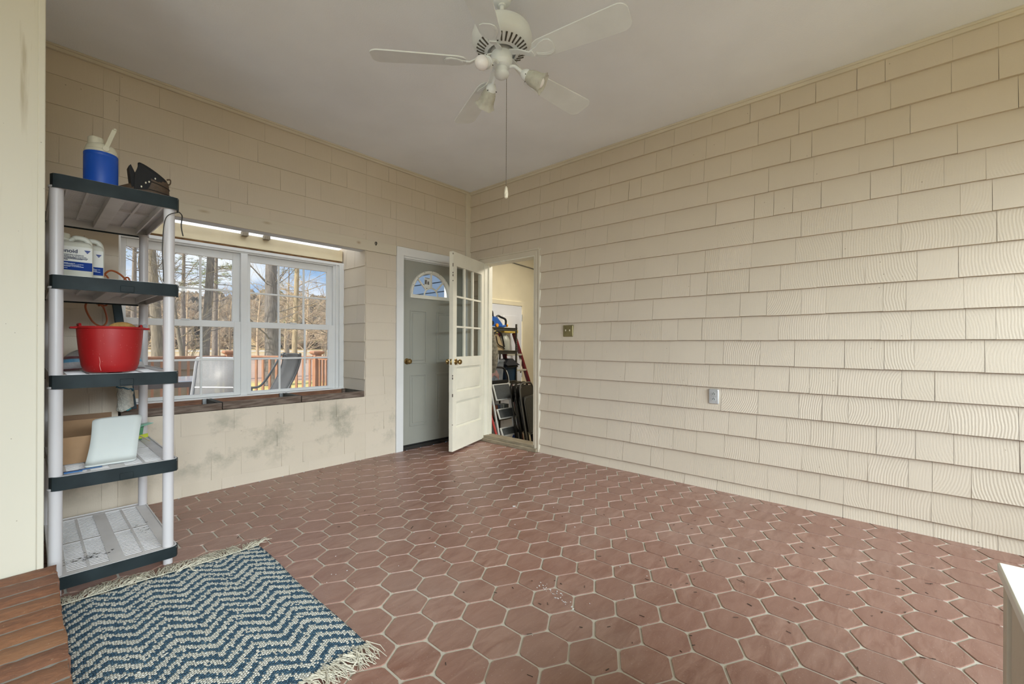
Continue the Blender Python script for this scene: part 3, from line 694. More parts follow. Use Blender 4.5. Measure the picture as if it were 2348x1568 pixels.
# ------------------------------------------------------------------ utility shelf unit
SX0, SX1, SY0, SY1 = -3.566, -3.106, -1.152, -.238
sh = thing('storage_shelf', 'tall five-tier white plastic shelf unit with dark end bands, in front of the window', 'shelf', ((SX0 + SX1) / 2, (SY0 + SY1) / 2, 0))
TOPS = [.092, .538, .987, 1.431, 1.876]
for ti, zt_ in enumerate(TOPS):
    m = MB(); zb_ = zt_ - .055; t_ = .007
    # skirt
    pts = rrect(SX1 - SX0 - .006, SY1 - SY0 - .006, .03, 4, (SX0 + SX1) / 2, (SY0 + SY1) / 2); pin = rrect(SX1 - SX0 - .018, SY1 - SY0 - .018, .026, 4, (SX0 + SX1) / 2, (SY0 + SY1) / 2)
    m.loft([[(x, y, zb_ + .002) for x, y in pts], [(x, y, zt_) for x, y in pts], [(x, y, zt_) for x, y in pin], [(x, y, zb_ + .002) for x, y in pin]], cap=False, closed=True)
    # solid strips of the deck (x ranges), slats between
    xa, xb = SX0 + .012, SX1 - .012; W_ = xb - xa
    margin = .046; cen = .054; xm = (xa + xb) / 2
    zt2 = zt_ - .004
    m.box(xa - .004, xa + margin, SY0 + .008, SY1 - .008, zt2 - t_, zt2); m.box(xb - margin, xb + .004, SY0 + .008, SY1 - .008, zt2 - t_, zt2); m.box(xm - cen / 2, xm + cen / 2, SY0 + .008, SY1 - .008, zt2 - t_, zt2)
    m.box(xa, xb, SY0 + .008, SY0 + .05, zt2 - t_, zt2); m.box(xa, xb, SY1 - .05, SY1 - .008, zt2 - t_, zt2)
    ya, yb = SY0 + .05, SY1 - .05; ym = (ya + yb) / 2
    # hollow beams below the centre and the sides
    for c_ in (xm - cen / 2, xm + cen / 2 - .005, xa + margin - .005, xb - margin): m.box(c_, c_ + .005, SY0 + .01, SY1 - .01, zb_ + .012, zt2 - t_)
    m.box(xm - cen / 2, xm + cen / 2, SY0 + .012, SY1 - .012, zb_ + .010, zb_ + .014)
    for (pa, pb) in ((xa + margin, xm - cen / 2), (xm + cen / 2, xb - margin)):
        pc = (pa + pb) / 2
        for q in (pc,): m.box(q - .005, q + .005, ya, yb, zt2 - .016, zt2 - .001)
        m.box(pa, pb, ym - .012, ym + .004, zt2 - .016, zt2 - .001)
        for (qa, qb) in ((ya, ym - .012), (ym + .004, yb)):
            ns = 19; st_ = (qb - qa) / ns
            for i in range(ns):
                yc = qa + (i + .5) * st_
                for (u0, u1) in ((pa, pc - .005), (pc + .005, pb)):
                    m.obox(((u0 + u1) / 2, yc, zt2 - .004), (1, 0, 0), (0, 1, -.05), (0, .05, 1), (u1 - u0) / 2, .0068, .0014)
    if ti == 0:     # dirt on the lowest deck
        pass
    dk = m.build('shelf_deck', M_GREYP, sh, smooth=30)
    if ti == 0:
        r3 = random.Random(8); s_ = MB()
        for i in range(70):
            x = r3.gauss(-3.44, .045); y = r3.gauss(-.98, .02)
            if i > 55: x = r3.gauss(-3.20, .02); y = r3.gauss(-.75, .05)
            s_.obox((x, y, zt_ - .0015), (1, r3.uniform(-.4, .4), 0), (-r3.uniform(-.4, .4), 1, 0), (0, 0, 1), r3.uniform(.001, .006), .001, .0006)
        q = s_.build('dirt_crumbs', mat('black_dirt', (.03, .028, .025), .9), dk, smooth=0); q['kind'] = 'stuff'
    for (ys, sg) in ((SY0, -1), (SY1, 1)):
        zl, zh = (zt_ - .062 if ti else zt_ - .056), zt_ - .001
        band = [(SX0 + .000, ys - sg * .075), (SX0 - .001, ys - sg * .030), (SX0 + .008, ys - sg * .008), (SX0 + .03, ys + sg * .0), (SX1 - .03, ys + sg * .0), (SX1 - .008, ys - sg * .008), (SX1 + .001, ys - sg * .030), (SX1, ys - sg * .052)]
        inn = [(x + (.004 if x < -3.4 else -.004) * (1 if abs(x - (SX0 + SX1) / 2) > .215 else 0), y - sg * .004) for x, y in band]
        # close the band outline as a thin solid strip
        b_ = MB(); P0 = [(x, y, zl) for x, y in band]; P1 = [(x, y, zh) for x, y in band]; Q0 = [(x, y, zl) for x, y in inn]; Q1 = [(x, y, zh) for x, y in inn]
        nb = len(band); b_.add(P0 + P1 + Q1 + Q0, [(i, i + 1, nb + i + 1, nb + i) for i in range(nb - 1)] + [(nb + i, nb + i + 1, 2 * nb + i + 1, 2 * nb + i) for i in range(nb - 1)] + [(2 * nb + i, 2 * nb + i + 1, 3 * nb + i + 1, 3 * nb + i) for i in range(nb - 1)] + [(3 * nb + i, 3 * nb + i + 1, i + 1, i) for i in range(nb - 1)] + [(0, nb, 2 * nb, 3 * nb), (nb - 1, 4 * nb - 1, 3 * nb - 1, 2 * nb - 1)])
        eb = b_.build('end_band', M_RIM, sh, smooth=40)
        eb['label'] = 'dark blue-green end band'
        if sg < 0 and ti in (1, 2, 3):
            MB().box(-3.335, -3.285, ys - .0025, ys + .002, zl + .004, zl + .034).build('snap_tab', M_RIM, eb, bevel=.002)
PR = .0235
for (px_, py_) in ((-3.546, -1.115), (-3.144, -1.115), (-3.546, -.276), (-3.128, -.276)):
    m = MB()
    m.lathe([(PR * .86, .0), (PR * .86, .037)], (px_, py_, 0), 20)
    for a, b in zip(TOPS, TOPS[1:]):
        m.lathe([(PR, a - .002), (PR, b - .055)], (px_, py_, 0), 20)
        m.lathe([(PR + .004, b - .06), (PR + .004, b - .052)], (px_, py_, 0), 20)
    m.build('post', M_POST, sh)
# black cable hung beside the top tier
m = MB(); m.tube(bez([(-3.112, -1.165, 1.80), (-3.094, -1.135, 1.79), (-3.0945, -1.12, 1.75), (-3.092, -1.118, 1.72), (-3.086, -1.118, 1.690)]), .0028, 6)
m.tube(bez([(-3.112, -1.165, 1.80), (-3.165, -1.16, 1.76), (-3.176, -1.143, 1.62), (-3.172, -1.143, 1.5), (-3.171, -1.143, 1.44)]), .0022, 6)
tag(m.build('thin_cable', M_BLACK), 'thin black cable hanging from the top tier beside the front right shelf post', 'cable', loc=(-3.10, -1.12, 1.7))

# blue and white picnic jug on the top tier
jc = Vector((-3.388, -.955, 1.8745)); jg = thing('picnic_jug', 'bright blue picnic jug with cream lid and folding handle on the top shelf', 'jug', jc)
M_BLUE = mat('bright_blue_plastic', (.002, .075, .46), .45, var=.06); M_CRP = mat('cream_plastic', (.62, .60, .48), .42, var=.05)
MB().lathe([(.060, 0), (.0645, .004), (.0645, .018), (.0635, .020), (.0645, .023), (.0645, .170), (.0635, .172), (.0645, .175), (.0645, .186), (.062, .190)], jc, 40).build('body', M_BLUE, jg)
MB().lathe([(.0625, .188), (.0625, .200), (.059, .204), (.0585, .213), (.052, .228), (.040, .236), (.02, .238)], jc, 40).build('lid', M_CRP, jg)
MB().lathe([(.030, .0), (.030, .035), (.026, .041), (.01, .042)], jc + Vector((-.020, -.01, .222)), 24, wav=lambda i, a: .0008 * math.sin(20 * a)).build('spout_cap', M_CRP, jg)
h_ = MB()
for sx in (-1, 1):
    hy = -.061 * sx
    h_.lathe([(.013, 0), (.013, .008)], jc + Vector((.012, hy - (.004 if sx > 0 else .004), .205)), 16, axis=(0, 1, 0))
    h_.bar(jc + Vector((.012, hy, .205)), jc + Vector((.045, hy * .55, .315)), .017, .005, up=(0, 1, 0))
h_.tube([jc + Vector((.045, -.034, .314)), jc + Vector((.049, -.028, .322)), jc + Vector((.050, 0, .325)), jc + Vector((.049, .028, .322)), jc + Vector((.045, .034, .314))], .007, 8)
h_.build('handle', M_CRP, jg, bevel=.001)

# brown boot lying next to it
bc = Vector((-3.203, -.85, 1.8745)); bt = thing('hiking_boot', 'old brown leather hiking boot with black padded collar on the top shelf', 'boot', bc)
M_LEA = mat('brown_leather', (.085, .052, .030), .55, var=.3, vs=14, bump=.3, bs=90); M_BLKF = mat('black_padding', (.008, .008, .010), .75)
def boot_ring(x, w, z0, z1, n=14, lean=0):
    return [(bc.x + x + lean * (math.sin(a) * .5 + .5), bc.y + w * math.cos(a), bc.z + (z0 + z1) / 2 + (z1 - z0) / 2 * math.sin(a)) for a in [2 * PI * k / n for k in range(n)]]
def bring(z, cx_, a_, b_, n=24, tilt=0.0, front=1.0):   # horizontal section: heel to the right (+x), instep to the left
    out = []
    for k in range(n):
        t_ = 2 * PI * k / n; c_ = math.cos(t_); xx = cx_ + a_ * c_ * (front if c_ < 0 else 1); out.append((bc.x + xx, bc.y + b_ * math.sin(t_), bc.z + z + tilt * (xx - cx_)))
    return out
MB().loft([bring(.012, -.02, .125, .040, front=1.1), bring(.035, -.015, .122, .043, front=1.08), bring(.055, .0, .106, .043, front=1.1), bring(.072, .022, .084, .042, tilt=-.06), bring(.090, .034, .071, .041, tilt=-.16), bring(.112, .038, .066, .040, tilt=-.26), bring(.128, .036, .061, .038, tilt=-.34)]).build('upper', M_LEA, bt, smooth=70)
MB().loft([bring(z_, -.02, a_, b_, front=1.1) for z_, a_, b_ in ((0, .128, .042), (.004, .132, .046), (.017, .130, .045), (.020, .124, .041))]).build('sole', mat('black_rubber', (.015, .015, .014), .6), bt, smooth=40)
cl_ = MB()
cl_.loft([bring(.100, .032, .062, .0415, tilt=-.30), bring(.120, .034, .066, .043, tilt=-.36), bring(.134, .032, .064, .041, tilt=-.40), bring(.138, .030, .058, .035, tilt=-.42), bring(.128, .030, .050, .028, tilt=-.40), bring(.08, .032, .046, .024, tilt=-.2)])
for ya, yb, P_ in ((-.0445, -.036, ((-.052, .050), (.004, .058), (.020, .086), (.014, .128), (-.022, .150), (-.034, .147), (-.040, .128), (-.048, .112))), (-.036, .036, ((-.058, .045), (.01, .06), (.01, .115), (-.03, .118), (-.046, .112), (-.064, .141), (-.072, .134), (-.066, .09)))):
    cl_.loft([[(bc.x + x, bc.y + y_, bc.z + z) for x, z in P_] for y_ in (ya, yb)])
cl_.build('collar', M_BLKF, bt, smooth=60)
MB().tube(bez([(bc.x + .088, bc.y - .01, bc.z + .098), (bc.x + .106, bc.y - .01, bc.z + .103), (bc.x + .108, bc.y - .01, bc.z + .120), (bc.x + .092, bc.y - .01, bc.z + .118)]), .0032, 6).build('pull_loop', M_LEA, bt)
for x, z in ((.036, .105), (-.004, .082), (-.022, .064), (.010, .088)): MB().lathe([(.0048, 0), (.0036, .0025)], (bc.x + x, bc.y - .0445, bc.z + z), 10, axis=(0, -1, 0)).build('eyelet', mat('bright_metal', (.7, .68, .62), .2, metal=1), bt)
l_ = MB()
for pts in ([(-.012, -.041, .058), (-.04, -.03, .072), (-.05, .0, .07)], [(-.002, -.042, .070), (-.03, -.034, .052), (-.03, -.05, .03)]): l_.tube(bez([bc + Vector(p) for p in pts], 5), .002, 5)
l_.build('lace', M_BLACK, bt)
for z, dz in ((.060, -.06), (.090, -.16), (.038, -.03)):
    s_ = MB(); pr_ = bring(z, .02 if z < .08 else .034, .103 if z < .05 else .094 if z < .08 else .073, .0435 if z < .08 else .0425, tilt=dz, n=40)
    s_.tube([pr_[k % 40] for k in range(20, 42)], .0016, 5); s_.build('seam', M_BLACK, bt)
for ch in bt.children:
    for v in ch.data.vertices: v.co.z *= 1.42
# white chemical jugs, second tier from the top
M_HDPE = mat('milky_white_plastic', (.66, .66, .58), .4, var=.03); M_LBL = mat('label_white', (.74, .74, .70), .5, var=.02); M_LBLUE = mat('label_blue', (.002, .038, .25), .85, var=.05)
M_INK = mat('label_ink', (.015, .02, .07), .6); M_INKW = mat('label_white_ink', (.55, .62, .75), .6)
ZS = 1.430
def chem_jug(c, w, d, h, label, full, partof):
    t = thing('chemical_jug', label, 'jug', c)
    b = MB(); 
    b.loft([[(c.x + a, c.y + e_2, c.z + z) for a, e_2 in rrect(w - i, d - i, .022 - i * .3, 4)] for z, i in ((0, .012), (.006, 0), (h * .76, 0), (h * .83, .006), (h * .88, .028))])
    # neck on the left, handle arch on the right
    nx = c.x - w * .22
    b.lathe([(.036, h * .82), (.030, h * .89), (.021, h * .92), (.021, h * .98)], (nx, c.y, c.z), 20)
    b.tube(bez([(nx + .012, c.y, c.z + h * .88), (nx + .035, c.y, c.z + h * .955), (c.x + w * .10, c.y, c.z + h * .985), (c.x + w * .32, c.y, c.z + h * .965), (c.x + w * .415, c.y, c.z + h * .86), (c.x + w * .42, c.y, c.z + h * .66)], 6), [.011 if k < 8 else .0135 for k in range(31)], 10)
    b.build('body', M_HDPE, t, smooth=50)
    MB().lathe([(.0245, h * .955), (.0245, h * 1.035), (.022, h * 1.05), (.004, h * 1.052)], (nx, c.y, c.z), 28, wav=lambda i, a: .0006 * math.sin(28 * a)).build('cap', M_CRP, t)
    y = c.y - d / 2 - .0008; x0, x1 = c.x - w / 2 + .012, c.x + w / 2 - .006; z0 = c.z + .068; lt = h * .765
    lb = MB().box(x0, x1, y - .0006, y + .002, z0, c.z + lt).build('label_sheet', M_LBL, t, smooth=0)
    lz = c.z + lt
    MB().box(x0, x1, y - .0011, y, z0, z0 + .043).build('blue_band', M_LBLUE, lb, smooth=0)
    R_ = (PI / 2, 0, 0)
    if full:
        text('enoid', 'printed_word', .026, (x0 + .020, y - .0013, lz - .024), R_, M_INK, lb, bold=.0006)
        text('Turpentine substitute', 'printed_word', .0088, (x0 + .0235, y - .0013, lz - .0425), R_, M_INK, lb, bold=.0002)
        text('Substitute de terebenthine', 'printed_word', .0080, (x0 + .0235, y - .0013, lz - .0505), R_, M_INK, lb, bold=.0002)
    tx = MB(); r3 = random.Random(6)
    for r_, (zz, xa_, xb_) in enumerate(((.0585, .008, .115), (.0635, .008, .11), (.0685, .008, .04)) if full else ((.052, .0, .045), (.058, .0, .045))):
        x = x0 + xa_
        while x < min(x1 - .008, x0 + xb_): l = r3.uniform(.003, .008); tx.box(x, min(x + l, x1 - .006), y - .0012, y - .0004, lz - zz, lz - zz + .0022); x += l + .0015
    tx.build('fine_print', M_INK, lb, smooth=0)
    tw = MB()
    for zz, xb_ in ((.008, .035), (.017, .10), (.022, .085), (.029, .10), (.033, .07)):
        x = x0 + .008
        while x < min(x1 - .01, x0 + xb_): l = r3.uniform(.003, .009); tw.box(x, min(x + l, x1 - .008), y - .0016, y - .0009, z0 + zz, z0 + zz + .0016); x += l + .0015
    tw.build('fine_print', M_INKW, lb, smooth=0)
    # emblem: a striped inverted fan
    em = MB(); ex, ez = x1 - .018, lz - (.014 if full else .020)
    for k, (w0, w1) in enumerate(((.0115, .0100), (.0092, .0072), (.0064, .0040), (.0033, .0012))):
        za, zb2 = ez - .0042 * k, ez - .0042 * k - .0034
        em.loft([[(ex - w0, y - .0013, za), (ex + w0, y - .0013, za), (ex + w1, y - .0013, zb2), (ex - w1, y - .0013, zb2)], [(ex - w0, y - .0005, za), (ex + w0, y - .0005, za), (ex + w1, y - .0005, zb2), (ex - w1, y - .0005, zb2)]])
    em.build('emblem', M_LBLUE, lb, smooth=0)
    return t
j1 = chem_jug(Vector((-3.476, -.74, ZS)), .150, .115, .245, 'front white plastic jug with blue-banded label reading enoid, behind the left post', True, 0)
j2 = chem_jug(Vector((-3.412, -.60, ZS)), .130, .115, .262, 'rear white plastic jug with round cap, partly hidden by the front jug', False, 0)

# orange cord lying and hanging on that tier
M_CORD = mat('orange_brown_cord', (.36, .085, .02), .5, var=.1)
m = MB()
m.tube(bez([(-3.37, -.46, 1.437), (-3.335, -.44, 1.52), (-3.30, -.42, 1.560), (-3.255, -.40, 1.545), (-3.215, -.38, 1.50), (-3.18, -.37, 1.438), (-3.20, -.36, 1.437), (-3.235, -.37, 1.50), (-3.215, -.36, 1.535), (-3.19, -.36, 1.47), (-3.175, -.36, 1.437)], 8), .0052, 7)
m.tube(bez([(-3.36, -.44, 1.437), (-3.325, -.42, 1.53), (-3.295, -.40, 1.48), (-3.27, -.40, 1.438)], 8), .0045, 7)
m.tube(bez([(-3.19, -.35, 1.437), (-3.23, -.34, 1.47), (-3.25, -.345, 1.50), (-3.24, -.35, 1.437)], 8), .0050, 7)
m.tube(bez([(-3.26, -.225, 1.440), (-3.30, -.215, 1.425), (-3.39, -.205, 1.37), (-3.365, -.20, 1.27), (-3.32, -.198, 1.235), (-3.295, -.20, 1.27), (-3.31, -.205, 1.35), (-3.335, -.21, 1.378), (-3.27, -.21, 1.385), (-3.23, -.215, 1.42), (-3.24, -.225, 1.44)], 8), .0052, 7)
m.tube(bez([(-3.335, -.205, 1.36), (-3.30, -.20, 1.40), (-3.30, -.20, 1.365), (-3.345, -.205, 1.375)], 6), .0052, 7)
tag(m.build('extension_cord', M_CORD), 'orange cord in loose loops on the second shelf, hanging below it', 'cord', loc=(-3.27, -.4, 1.431))

# red tub with a sponge and the bag behind it
tc_ = Vector((-3.352, -.985, .986)); tb = thing('red_tub', 'round red plastic tub with scratched side and rim handles on the middle shelf', 'tub', tc_)
def red_mat():
    m, n, b = nodes_of('scratched_red_plastic'); t = N(n, 'ShaderNodeTexCoord')
    v = N(n, 'ShaderNodeTexVoronoi'); v.inputs['Scale'].default_value = 60; n.links.new(t.outputs['Object'], v.inputs['Vector'])
    z = N(n, 'ShaderNodeTexNoise'); z.inputs['Scale'].default_value = 8; z.inputs['Detail'].default_value = 6; n.links.new(t.outputs['Object'], z.inputs['Vector'])
    c = mix(n, z.outputs['Fac'], (.30, .004, .006), (.40, .014, .016)); c = mix(n, mth(n, 'MULTIPLY', mth(n, 'LESS_THAN', v.outputs['Distance'], .09), .35), c, (.75, .35, .3))
    n.links.new(c, b.inputs['Base Color']); b.inputs['Roughness'].default_value = .42; return m
M_RED = red_mat()
MB().lathe([(.078, .002), (.090, .003), (.100, .012), (.108, .04), (.116, .10), (.122, .17), (.1245, .212), (.131, .214), (.133, .219), (.131, .2235), (.122, .2245), (.119, .215), (.112, .10), (.098, .018), (.02, .010)], tc_, 48, cap=True).build('body', M_RED, tb)
for s_ in (-1, 1):
    hm = MB(); hm.loft([[(tc_.x + s_ * (.118 + .028 * q), tc_.y + yy * (1 - .25 * q), tc_.z + zz) for yy, zz in ((-.05, .212), (.05, .212), (.05, .221), (-.05, .221))] for q in (0, .6, 1)])
    hm.tube([(tc_.x + s_ * .112, tc_.y - .04, tc_.z + .222), (tc_.x + s_ * .112, tc_.y - .03, tc_.z + .233), (tc_.x + s_ * .116, tc_.y + .03, tc_.z + .233), (tc_.x + s_ * .112, tc_.y + .04, tc_.z + .222)], .006, 7)
    hm.build('handle', M_RED, tb, bevel=.002)
MB().tube([(tc_.x + .128, tc_.y - .03, tc_.z + .232), (tc_.x + .135, tc_.y + .04, tc_.z + .232)], .010, 8).build('grip', mat('grey_grip', (.20, .20, .20), .6), tb)
dr = MB(); P = []
for a_, z_, w_ in ((-.56, .155, .0), (-.50, .163, .0), (-.47, .155, 0), (-.52, .145, 0), (-.56, .135, 0), (-.50, .11, 0), (-.44, .08, 0), (-.42, .055, 0), (-.43, .035, 0), (-.40, .012, 0)):
    rr_ = .1085 + .075 * (z_ - .04) + .0006; an = -PI / 2 + a_ * 1.3 + .10
    P.append((tc_.x + rr_ * math.cos(an), tc_.y + rr_ * math.sin(an), tc_.z + z_))
dr.tube(bez(P, 5), .0011, 6); dr.build('dried_drip', mat('pink_drip', (.62, .26, .24), .5), tb)
m = MB(); m.ball((tc_.x + .045, tc_.y + .02, tc_.z + .205), .062, 20, (1, .5, .75)); tag(m.build('sponge', mat('tan_sponge', (.40, .23, .07), .9, var=.2, vs=40, bump=.4, bs=80)), 'tan oval sponge sticking out of the red tub', 'sponge', loc=(tc_.x + .045, tc_.y + .02, tc_.z + .16))
sk = MB(); sk.lathe([(.055, .012), (.07, .014), (.085, .16), (.088, .1615)], tc_ + Vector((-.01, .0, 0)), 24, cap=True); tag(sk.build('grey_bowl', mat('dull_grey_plastic', (.22, .22, .21), .6)), 'dull grey bowl stacked inside the red tub', 'bowl', loc=tc_ + Vector((0, 0, .012)))
def bag_mat():
    m, n, b = nodes_of('printed_bag'); t = N(n, 'ShaderNodeTexCoord'); s_ = n.nodes.new('ShaderNodeSeparateXYZ'); n.links.new(t.outputs['Object'], s_.inputs[0])
    zz = N(n, 'ShaderNodeTexNoise'); zz.inputs['Scale'].default_value = 30; n.links.new(t.outputs['Object'], zz.inputs['Vector'])
    bend = mth(n, 'SUBTRACT', s_.outputs[2], mth(n, 'MULTIPLY', mth(n, 'ABSOLUTE', mth(n, 'SINE', mth(n, 'MULTIPLY', s_.outputs[0], 16.0))), .012))
    r = N(n, 'ShaderNodeValToRGB'); r.color_ramp.interpolation = 'CONSTANT'; e = r.color_ramp.elements
    e[0].position = 0; e[0].color = (.22, .012, .02, 1); e[1].position = .09; e[1].color = (.55, .54, .55, 1)
    for p, c in ((.36, (.10, .36, .58)), (.50, (.15, .015, .025)), (.60, (.42, .40, .40)), (.93, (.16, .02, .03))): q = e.new(p); q.color = (*c, 1)
    n.links.new(mth(n, 'DIVIDE', mth(n, 'ADD', bend, .012), .125), r.inputs[0])
    n.links.new(mix(n, mth(n, 'MULTIPLY', zz.outputs['Fac'], .25), r.outputs[0], (.55, .55, .56)), b.inputs['Base Color']); b.inputs['Roughness'].default_value = .28
    bp = N(n, 'ShaderNodeBump'); bp.inputs['Strength'].default_value = .8; bp.inputs['Distance'].default_value = .01; n.links.new(zz.outputs['Fac'], bp.inputs['Height']); n.links.new(bp.outputs[0], b.inputs['Normal']); return m
m = MB(); n_ = 22; rings = []
for i in range(n_ + 1):
    u = i / n_; x = -3.535 + .355 * u; hgt = .118 * (1 - abs(2 * u - 1) ** 5) * (1 - .10 * math.sin(7 * u)) + .004; dep = .075 * (1 - abs(2 * u - 1) ** 6) + .003
    rings.append([(x, -.72 + dep * math.cos(a) * (1 + .04 * math.sin(5 * a + 9 * u)), .987 + hgt / 2 + hgt / 2 * math.sin(a) * (1 + .05 * math.sin(11 * u + 3 * a))) for a in [2 * PI * k / 16 for k in range(16)]])
m.loft(rings); tag(m.build('printed_bag', bag_mat(), smooth=60), 'crinkled white, blue and maroon bag lying behind the red tub', 'bag', loc=(-3.36, -.72, .987))
# bundle of rope and the dark panel leaning by the window
m = MB(); r3 = random.Random(12)
def bund(z): return .036 + (.004 if z > .78 else 0) + .010 * max(0, (.78 - z) / .1)
rings = []
for i in range(30):
    z = .692 + .30 * i / 29; w_ = bund(z) * (.55 if i == 0 else 1) * (.93 if abs(z - .835) < .012 else 1); cx_ = -3.198 - .02 * (z - .7)
    rings.append([(cx_ + w_ * math.cos(a) * (1 + .05 * math.sin(9 * a + 60 * z)), -.135 + .030 * math.sin(a) * (1 + .05 * math.sin(9 * a + 60 * z)), z + .012 * math.cos(a)) for a in [2 * PI * k / 36 for k in range(36)]])
m.loft(rings); rp_ = m.build('rope_bundle', mat('white_cotton_rope', (.68, .67, .60), .9, var=.12, vs=60, bump=1.0, bs=150), smooth=70)
tag(rp_, 'bundle of white rope tied with blue cord, hung at the window\'s left edge', 'rope', loc=(-3.2, -.135, .69))
m = MB(); m.tube([(-3.200 + .042 * math.cos(a), -.135 + .034 * math.sin(a), .835 - .010 * math.cos(a) + .003 * math.sin(6 * a)) for a in [2 * PI * k / 20 for k in range(20)]], .0042, 6, closed=True)
m.tube([(-3.17, -.168, .828), (-3.166, -.172, .815)], .004, 6)
m.build('blue_cord', mat('blue_cord', (.03, .15, .24), .7), rp_)
MB().tube([(-3.205, -.15, .700), (-3.19, -.155, .693), (-3.172, -.15, .700)], [.006, .009, .006], 8).build('teal_end', mat('teal_tape', (.03, .22, .25), .6), rp_)
m = MB(); m.loft([[(x + dx, y, z) for dx, y in ((0, -.075), (.045, -.075), (.045, -.045), (0, -.045))] for x, z in ((-3.192, .690), (-3.176, .684), (-3.262, 1.42))]); 
tag(m.build('leaning_panel', mat('dark_teal_panel', (.025, .055, .075), .5, var=.15), bevel=.006), 'narrow dark teal panel leaning on the ledge behind the rope bundle', 'panel', loc=(-3.18, -.06, .684))

# fourth tier: cardboard box, white sheet, green scoop, stick
M_CARD = mat('cardboard', (.33, .20, .105), .8, var=.08, vs=9)
cb = thing('cardboard_box', 'open brown cardboard box behind the white sheet on the fourth shelf', 'box', (-3.42, -.72, .538))
MB().box(-3.53, -3.30, -.895, -.890, .538, .668).box(-3.53, -3.30, -.50, -.495, .538, .70).box(-3.53, -3.525, -.895, -.495, .538, .70).box(-3.305, -3.30, -.895, -.495, .538, .69).box(-3.53, -3.30, -.895, -.495, .538, .542).build('body', M_CARD, cb, smooth=0)
MB().box(-3.53, -3.30, -.495, -.489, .66, .728).build('back_flap', mat('cardboard_dark', (.17, .10, .055), .8), cb, smooth=0)
m = MB(); n_ = 14; rows = []
for i in range(n_ + 1):
    u = i / n_
    # bottom lip curls forward, then the sheet leans back
    if u < .12: yy = -1.045 + .045 * u / .12; z = .541 + .004 * (u / .12) ** 2
    else: q = (u - .12) / .88; yy = -1.0 + .10 * q + .02 * q * q; z = .545 + .20 * q
    xl = -3.452 + .040 * u + .008 * math.sin(3 * u); xr_ = -3.262 + .048 * u ** .8 - .006 * math.sin(3 * u)
    rows.append([(xl, yy - .004, z), (xl * .67 + xr_ * .33, yy + .003, z + .002 * u), (xl * .33 + xr_ * .67, yy + .004, z + .003 * u), (xr_, yy - .003, z + .004 * u)])
vs = [p for r in rows for p in r]; m.add(vs, [(i * 4 + j, i * 4 + j + 1, (i + 1) * 4 + j + 1, (i + 1) * 4 + j) for i in range(n_) for j in range(3)])
o = m.build('foam_sheet', mat('white_foam', (.58, .62, .61), .6, var=.02), smooth=60, solid=.006, sub=1); tag(o, 'curved white foam sheet leaning on the cardboard box', 'sheet', loc=(-3.36, -1.0, .538))
gs = thing('garden_scoop', 'small green scoop with yellow-green edge on the fourth shelf by the back post', 'scoop', (-3.17, -.42, .538))
m = MB(); m.loft([[(-3.178 + dx, -.42 + dy, .539 + z) for dx, dy in ((-.02, -.03), (.02 + .012 * (z / .1), -.03), (.03 + .012 * (z / .1), .03), (-.02, .03))] for z in (0, .05, .075)]); m.build('cup', mat('green_plastic', (.05, .24, .10), .45), gs, smooth=40)
MB().loft([[(-3.200, -.45, .607), (-3.115, -.462, .630), (-3.12, -.40, .628), (-3.200, -.39, .609)], [(-3.195, -.445, .622), (-3.100, -.462, .636), (-3.12, -.395, .634), (-3.195, -.395, .622)]]).build('lid', mat('pale_green_plastic', (.22, .50, .36), .3), gs, smooth=40)
MB().bar((-3.215, -.465, .552), (-3.128, -.45, .562), .004, .022).build('yellow_edge', mat('lime_plastic', (.45, .52, .03), .5), gs)
m = MB(); m.bar((-3.232, -.62, .625), (-3.135, -.56, .543), .006, .004); tag(m.build('wooden_stick', mat('pale_stick', (.42, .36, .26), .7)), 'thin pale stick leaning beside the foam sheet', 'stick', loc=(-3.18, -.6, .543))
m = MB(); m.obox((-3.49, -1.10, .542), (1, .05, 0), (-.05, 1, 0), (0, 0, 1), .030, .012, .003).obox((-3.43, -1.075, .541), (1, .1, 0), (-.1, 1, 0), (0, 0, 1), .04, .006, .002); tag(m.build('blue_folder', mat('deep_blue_plastic', (.01, .09, .25), .4)), 'flat blue plastic folder beside the foam sheet, near the left post', 'folder', loc=(-3.47, -1.09, .538))

# ------------------------------------------------------------------ planter boxes on the bay ledge
M_PLIN = mat('dark_planter_inside', (.045, .038, .028), .85, c2=(.09, .08, .06), vs=12)
def planter(x0, x1, label, seed):
    t = thing('window_planter', label, 'planter', ((x0 + x1) / 2, .2, .612), 'planter boxes in the bay window')
    z0, z1 = .616, .669; y0, y1 = .004, .405; r3 = random.Random(seed)
    MB().box(x0, x1, y0, y0 + .019, z0, z1 + r3.uniform(-.002, .006)).build('front_board', M_WOODW, t, bevel=.002)
    MB().box(x0, x1, y1 - .019, y1, z0, z1 - .006).build('back_board', mat('red_brown_cedar', (.13, .055, .03), .7, c2=(.24, .11, .055), vs=5, stretch=(2, 14, 14)), t, bevel=.002)
    for x in (x0, x1 - .017): MB().box(x, x + .017, y0 + .02, y1 - .02, z0, z1).build('end_board', M_PLIN, t, bevel=.002)
    MB().box(x0 + .017, x1 - .017, y0 + .02, y1 - .02, z0, z0 + .008).build('bottom_board', M_PLIN, t, smooth=0)
    MB().box(x1 - .045, x1 - .017, y1 - .045, y1 - .02, z0, z1).build('corner_block', M_STEEL if seed != 3 else M_WOODW, t, bevel=.002)
planter(-3.205, -2.614, 'left wooden planter box on the bay ledge, behind the shelf unit', 1)
planter(-2.608, -2.013, 'middle wooden planter box on the bay ledge, with a pale scuff at its right end', 2)
planter(-2.005, -1.402, 'right wooden planter box on the bay ledge, nearest the grey door', 3)

